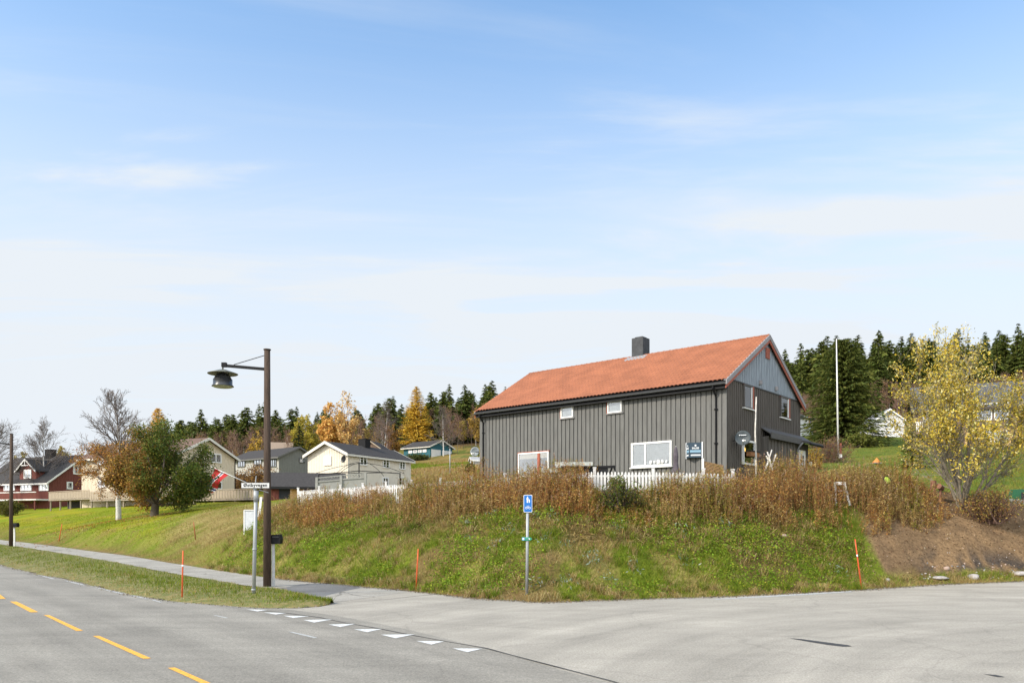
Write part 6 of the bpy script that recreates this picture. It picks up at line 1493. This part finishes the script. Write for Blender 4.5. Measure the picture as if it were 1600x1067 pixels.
# low broad-leaved plants on the bank
n = 6600; X = g.uniform(-13, 13.5, n); d0 = .5 + 7.5 * g.uniform(0, 1, n); Y = foot(X) + d0 * 1.18; k = (fbm(X * .55 + 3, Y * .55) + .06 * sstep((X + 1) / 6) - .12 * sstep((d0 - 5) / 1.5) > .50) & ~((X - .462 * Y > -.3)); X, Y = X[k], Y[k]
m_ = 26; sp = g.uniform(.08, .30, len(X)); hh = g.uniform(.06, .42, len(X)) * (.3 + 1.2 * fbm(X * 1.2 + 9, Y * 1.2)); tone = fbm(X * .7, Y * .7)
Pq = np.stack([np.repeat(X, m_), np.repeat(Y, m_), np.zeros(len(X) * m_)], -1); off = g.normal(0, 1, (len(Pq), 3)) * np.repeat(sp, m_)[:, None]; Pq[:, :2] += off[:, :2]; Pq[:, 2] = hz(Pq[:, 0], Pq[:, 1]) + np.repeat(hh, m_) * g.uniform(.2, 1, len(Pq))
hue = pick([(.13, .22, .014), (.17, .28, .018), (.10, .175, .012), (.21, .29, .022), (.28, .28, .03)], len(Pq), g, jit=.3) * np.repeat(.8 + .4 * tone, m_)[:, None]
stuff(link('bank_herbs', quads_mesh('bank_herbs', leaf_quads(Pq, g.uniform(.03, .085, len(Pq)), g, flat=.2, aspect=.55), M_leaf, hue)), 'low broad leaved green plants spreading over the bank', 'ground cover')
# silvery thistle leaves
n = 26; X = g.uniform(-2, 12.2, n); Y = foot(X) + 1.18 * g.uniform(1, 5.5, n); Pq = np.stack([np.repeat(X, 26), np.repeat(Y, 26), np.zeros(n * 26)], -1); Pq[:, :2] += g.normal(0, .16, (len(Pq), 2)); Pq[:, 2] = hz(Pq[:, 0], Pq[:, 1]) + g.uniform(.08, .3, len(Pq))
stuff(link('thistle_leaves', quads_mesh('thistle_leaves', leaf_quads(Pq, .12, g, aspect=.3), M_leaf, pick([(.20, .26, .18), (.30, .34, .27), (.12, .18, .08)], len(Pq), g))), 'pale silvery thistle leaves dotted over the bank', 'ground cover')
# dry fireweed along the crest
BX = np.array([-13.5, -11.4, -9, -5.7, -2.7, 0, 2.9, 7.5, 13, 17.0, 18.2]); BF = np.array([38.5, 36.3, 34.4, 32.2, 29.4, 27.0, 26.0, 26.4, 28.6, 30.4, 31]); BB = np.array([41, 40.6, 39.5, 36.8, 34.2, 31.8, 29.0, 29.1, 33, 33.4, 33])
n = 21000; X = g.uniform(-13.2, 17.8, n); tf = g.beta(1.3, 1.0, n); Y = np.interp(X, BX, BF) * (1 - tf) + np.interp(X, BX, BB) * tf
Y += (fbm(X * .8, X * 0 + 3) - .5) * 1.2 * (1 - tf)
hprof = np.interp(X, [-13.5, -10, -7, -4, -1, 1, 2.6, 3.3, 5.0, 5.8, 9, 13, 16, 18], [.7, .9, 1.15, 1.4, 1.5, 1.4, 1.35, .55, .6, 1.45, 1.6, 1.6, 1.45, .9])
h = hprof * (.30 + 1.0 * fbm(X * .8 + 7, Y * .8)) * g.uniform(.5, 1.3, n) * (.55 + .45 * sstep(tf / .35)) * (1 - .22 * np.exp(-((X - 13.05) / .55) ** 2)) * (1 - .15 * np.exp(-((X - 15.2) / .4) ** 2))
k = g.random(n) < np.clip(.02 + 3.4 * (fbm(X * .75, Y * .75 + 50) - .30), .04, 1); X, Y, h, tf = X[k], Y[k], h[k], tf[k]; n = len(X); Z = hz(X, Y)
ld = g.uniform(0, 2 * np.pi, n); lam = h * g.uniform(.02, .22, n) * np.where(g.random(n) < .14, 5, 1)
base = np.stack([X, Y, Z - .05], -1); top = base + np.stack([np.cos(ld) * lam, np.sin(ld) * lam, h], -1)
RUST = [(.28, .115, .035), (.39, .19, .05), (.48, .28, .075), (.22, .10, .04), (.52, .37, .13)]
TAN = [(.42, .29, .10), (.36, .25, .08), (.50, .38, .16), (.30, .20, .07), (.26, .21, .05)]
OLV = [(.22, .21, .03), (.29, .26, .04), (.16, .17, .026)]
tone = fbm(X * .55 + 11, Y * .55)
seg = []; midp = base * .45 + top * .55 + np.stack([np.cos(ld) * lam, np.sin(ld) * lam, 0 * h], -1) * -.12
Sg = np.r_[np.c_[base, midp, np.full(n, .006), np.full(n, .005)], np.c_[midp, top, np.full(n, .005), np.full(n, .0025)]]
Vt, fn, lp = seg_tubes(Sg, 3); hs = pick([(.20, .085, .035), (.26, .125, .05), (.36, .23, .11), (.15, .07, .035)], n, g); hue_t = np.repeat(np.r_[hs, hs], 6, 0)
m_ = 24; s = np.clip(g.beta(1.6, 1.1, (n, m_)), .12, 1); s_ = s[..., None]
C_ = np.where(s_ < .55, base[:, None] + (midp - base)[:, None] * (s_ / .55), midp[:, None] + (top - midp)[:, None] * ((s_ - .55) / .45)).reshape(-1, 3)
azl = g.uniform(0, 2 * np.pi, n * m_); el = g.uniform(-.9, .75, n * m_); out = np.stack([np.cos(azl) * np.cos(el), np.sin(azl) * np.cos(el), np.sin(el)], -1)
sd_ = np.cross(out, g.normal(0, .6, (n * m_, 3)) + [0, 0, 1]); sd_ /= np.linalg.norm(sd_, axis=1, keepdims=True) + 1e-9
ll = g.uniform(.04, .12, n * m_); ww = g.uniform(.006, .016, n * m_); a = out * ll[:, None]; b = sd_ * ww[:, None]
Ql = np.stack([C_, C_ + a * .5 + b, C_ + a, C_ + a * .5 - b], 1)
isol = np.repeat(g.random(n) < np.clip(.16 + 3.2 * (tone - .46) + .2 * sstep((-X - 1) / 8), .04, .85), m_); hl = np.where(isol[:, None], pick(OLV, n * m_, g, jit=.3), np.where(np.repeat(fbm(X * .35 + 70, Y * .35) + g.normal(0, .06, n) > .47, m_)[:, None], pick(TAN, n * m_, g, jit=.3), pick(RUST, n * m_, g, wts=[.2, .28, .24, .1, .18], jit=.3)))
yl = g.random(n * m_) < .04; hl[yl] = pick([(.42, .27, .04)], int(yl.sum()), g)
m0 = len(Vt); nl = len(Ql)
weeds = link('dry_weeds', raw_mesh('dry_weeds', np.r_[Vt, Ql.reshape(-1, 3)], np.r_[fn, np.full(nl, 4)], np.r_[lp, np.arange(4 * nl) + m0], [M_leaf], np.r_[hue_t, np.repeat(hl, 4, 0)]))
stuff(weeds, 'tall rusty brown withered weeds along the crest of the bank', 'weeds')
# fluffy pale seed heads
k = g.random(n) < .10; T = top[k]; Pq = np.repeat(T, 14, 0) + g.normal(0, 1, (len(T) * 14, 3)) * [.018, .018, .06]
stuff(link('weed_seed_heads', quads_mesh('weed_seed_heads', leaf_quads(Pq, .035, g), M_leaf, pick([(.36, .24, .17), (.42, .33, .25), (.30, .18, .12)], len(Pq), g))), 'pale fluffy seed heads on the withered weeds', 'weeds')
# fallen straw at the foot of the weeds
n = 13000; X = g.uniform(-12, 12.8, n); Y = np.interp(X, BX, BF) + g.normal(-.3, .7, n); a_ = g.uniform(0, np.pi, n); L_ = g.uniform(.08, .35, n); zz = hz(X, Y) + g.uniform(.0, .12, n)
c = np.stack([X, Y, zz], -1); dv = np.stack([np.cos(a_) * L_, np.sin(a_) * L_, g.normal(0, .10, n)], -1); sv = np.stack([-np.sin(a_), np.cos(a_), g.normal(0, .3, n)], -1) * .009
stuff(link('dead_straw', quads_mesh('dead_straw', np.stack([c - dv / 2 - sv, c + dv / 2 - sv, c + dv / 2 + sv, c - dv / 2 + sv], 1), M_leaf, pick(ST + [(.14, .08, .04)], n, g, jit=.3))), 'fallen dead stems lying at the foot of the weeds', 'weeds')
# fallen leaves under the orange birch and oak
n = 700; X = g.normal(-32, 3.5, n); Y = g.normal(62, 3.5, n); Pq = np.stack([X, Y, hz(X, Y) + .07], -1)
stuff(link('fallen_leaves', quads_mesh('fallen_leaves', leaf_quads(Pq, .12, g, flat=.9), M_leaf, pick(ORANGE, n, g))), 'orange fallen leaves on the lawn under the birch and oak', 'fallen leaves')
# clods and chips on the dirt
n = 9000; X = g.uniform(11.5, 26, n); Y = foot(X) + 1.18 * g.uniform(.6, 6.4, n); k = X - .462 * Y > .05; X, Y = X[k], Y[k]; n = len(X); Pq = np.stack([X, Y, hz(X, Y) + .012], -1)
stuff(link('dirt_clods', quads_mesh('dirt_clods', leaf_quads(Pq, g.uniform(.02, .09, n), g, flat=.3, aspect=.8), M_leaf, pick([(.19, .12, .065), (.13, .08, .045), (.30, .22, .13), (.40, .32, .22)], n, g, wts=[.46, .40, .11, .03]))), 'clods and pale chips on the raked dirt slope', 'dirt')

# grit and gravel along the asphalt edges
n = 9000; X = np.r_[g.uniform(-9, 21, 6000), np.zeros(0)]; Y = foot(X) + g.normal(-.12, .13, len(X)); i = g.integers(0, 139, 3000); f = g.uniform(0, 1, (3000, 1)); E_ = (VFr[i] * (1 - f) + VFr[i + 1] * f) + g.normal(-.12, .08, (3000, 1)) * ROADN[None]
X, Y = np.r_[X, E_[:, 0]], np.r_[Y, E_[:, 1]]; Pq = np.stack([X, Y, zroad(Y) + .018], -1)
stuff(link('gravel', quads_mesh('gravel', leaf_quads(Pq, g.uniform(.012, .05, len(X)), g, flat=.5, aspect=.8), M_leaf, pick([(.22, .20, .17), (.15, .13, .11), (.30, .27, .22), (.18, .13, .08)], len(X), g, jit=.3))), 'loose grit and gravel along the asphalt edges', 'gravel')
# straggling dry grass tussocks over the bank and along the foot
n = 900; X = g.uniform(-14, 13, n); d0 = 8 * g.uniform(0, 1, n) ** 1.3; Y = foot(X) + 1.18 * d0; k = ~(X - .462 * Y > -.2); X, Y = X[k], Y[k]; m_ = 46
bx_ = np.repeat(X, m_) + g.normal(0, .07, len(X) * m_); by_ = np.repeat(Y, m_) + g.normal(0, .07, len(X) * m_); la = g.uniform(0, 2 * np.pi, len(bx_)); hh = np.repeat(g.uniform(.15, .42, len(X)), m_) * g.uniform(.5, 1.1, len(bx_))
az = g.uniform(0, np.pi, len(bx_)); b0 = np.stack([bx_, by_, hz(bx_, by_) - .02], -1); s_ = np.stack([np.cos(az), np.sin(az), 0 * az], -1) * .006
t1 = b0 + np.stack([np.cos(la) * hh * .35, np.sin(la) * hh * .35, hh * .75], -1); t2 = b0 + np.stack([np.cos(la) * hh * .95, np.sin(la) * hh * .95, hh * .70], -1)
Q1 = np.stack([b0 - s_, b0 + s_, t1 + s_ * .8, t1 - s_ * .8], 1); Q2 = np.stack([t1 - s_ * .8, t1 + s_ * .8, t2 + s_ * .2, t2 - s_ * .2], 1)
kind_ = np.repeat(g.random(len(X)) < .55, m_); hue = np.where(kind_[:, None], pick(ST + [(.46, .37, .18)], len(bx_), g, jit=.25), pick(GR, len(bx_), g, jit=.25))
stuff(link('grass_tussocks', quads_mesh('grass_tussocks', np.concatenate([Q1, Q2]), M_leaf, np.r_[hue, hue])), 'drooping tussocks of straw and green grass on the bank', 'grass')
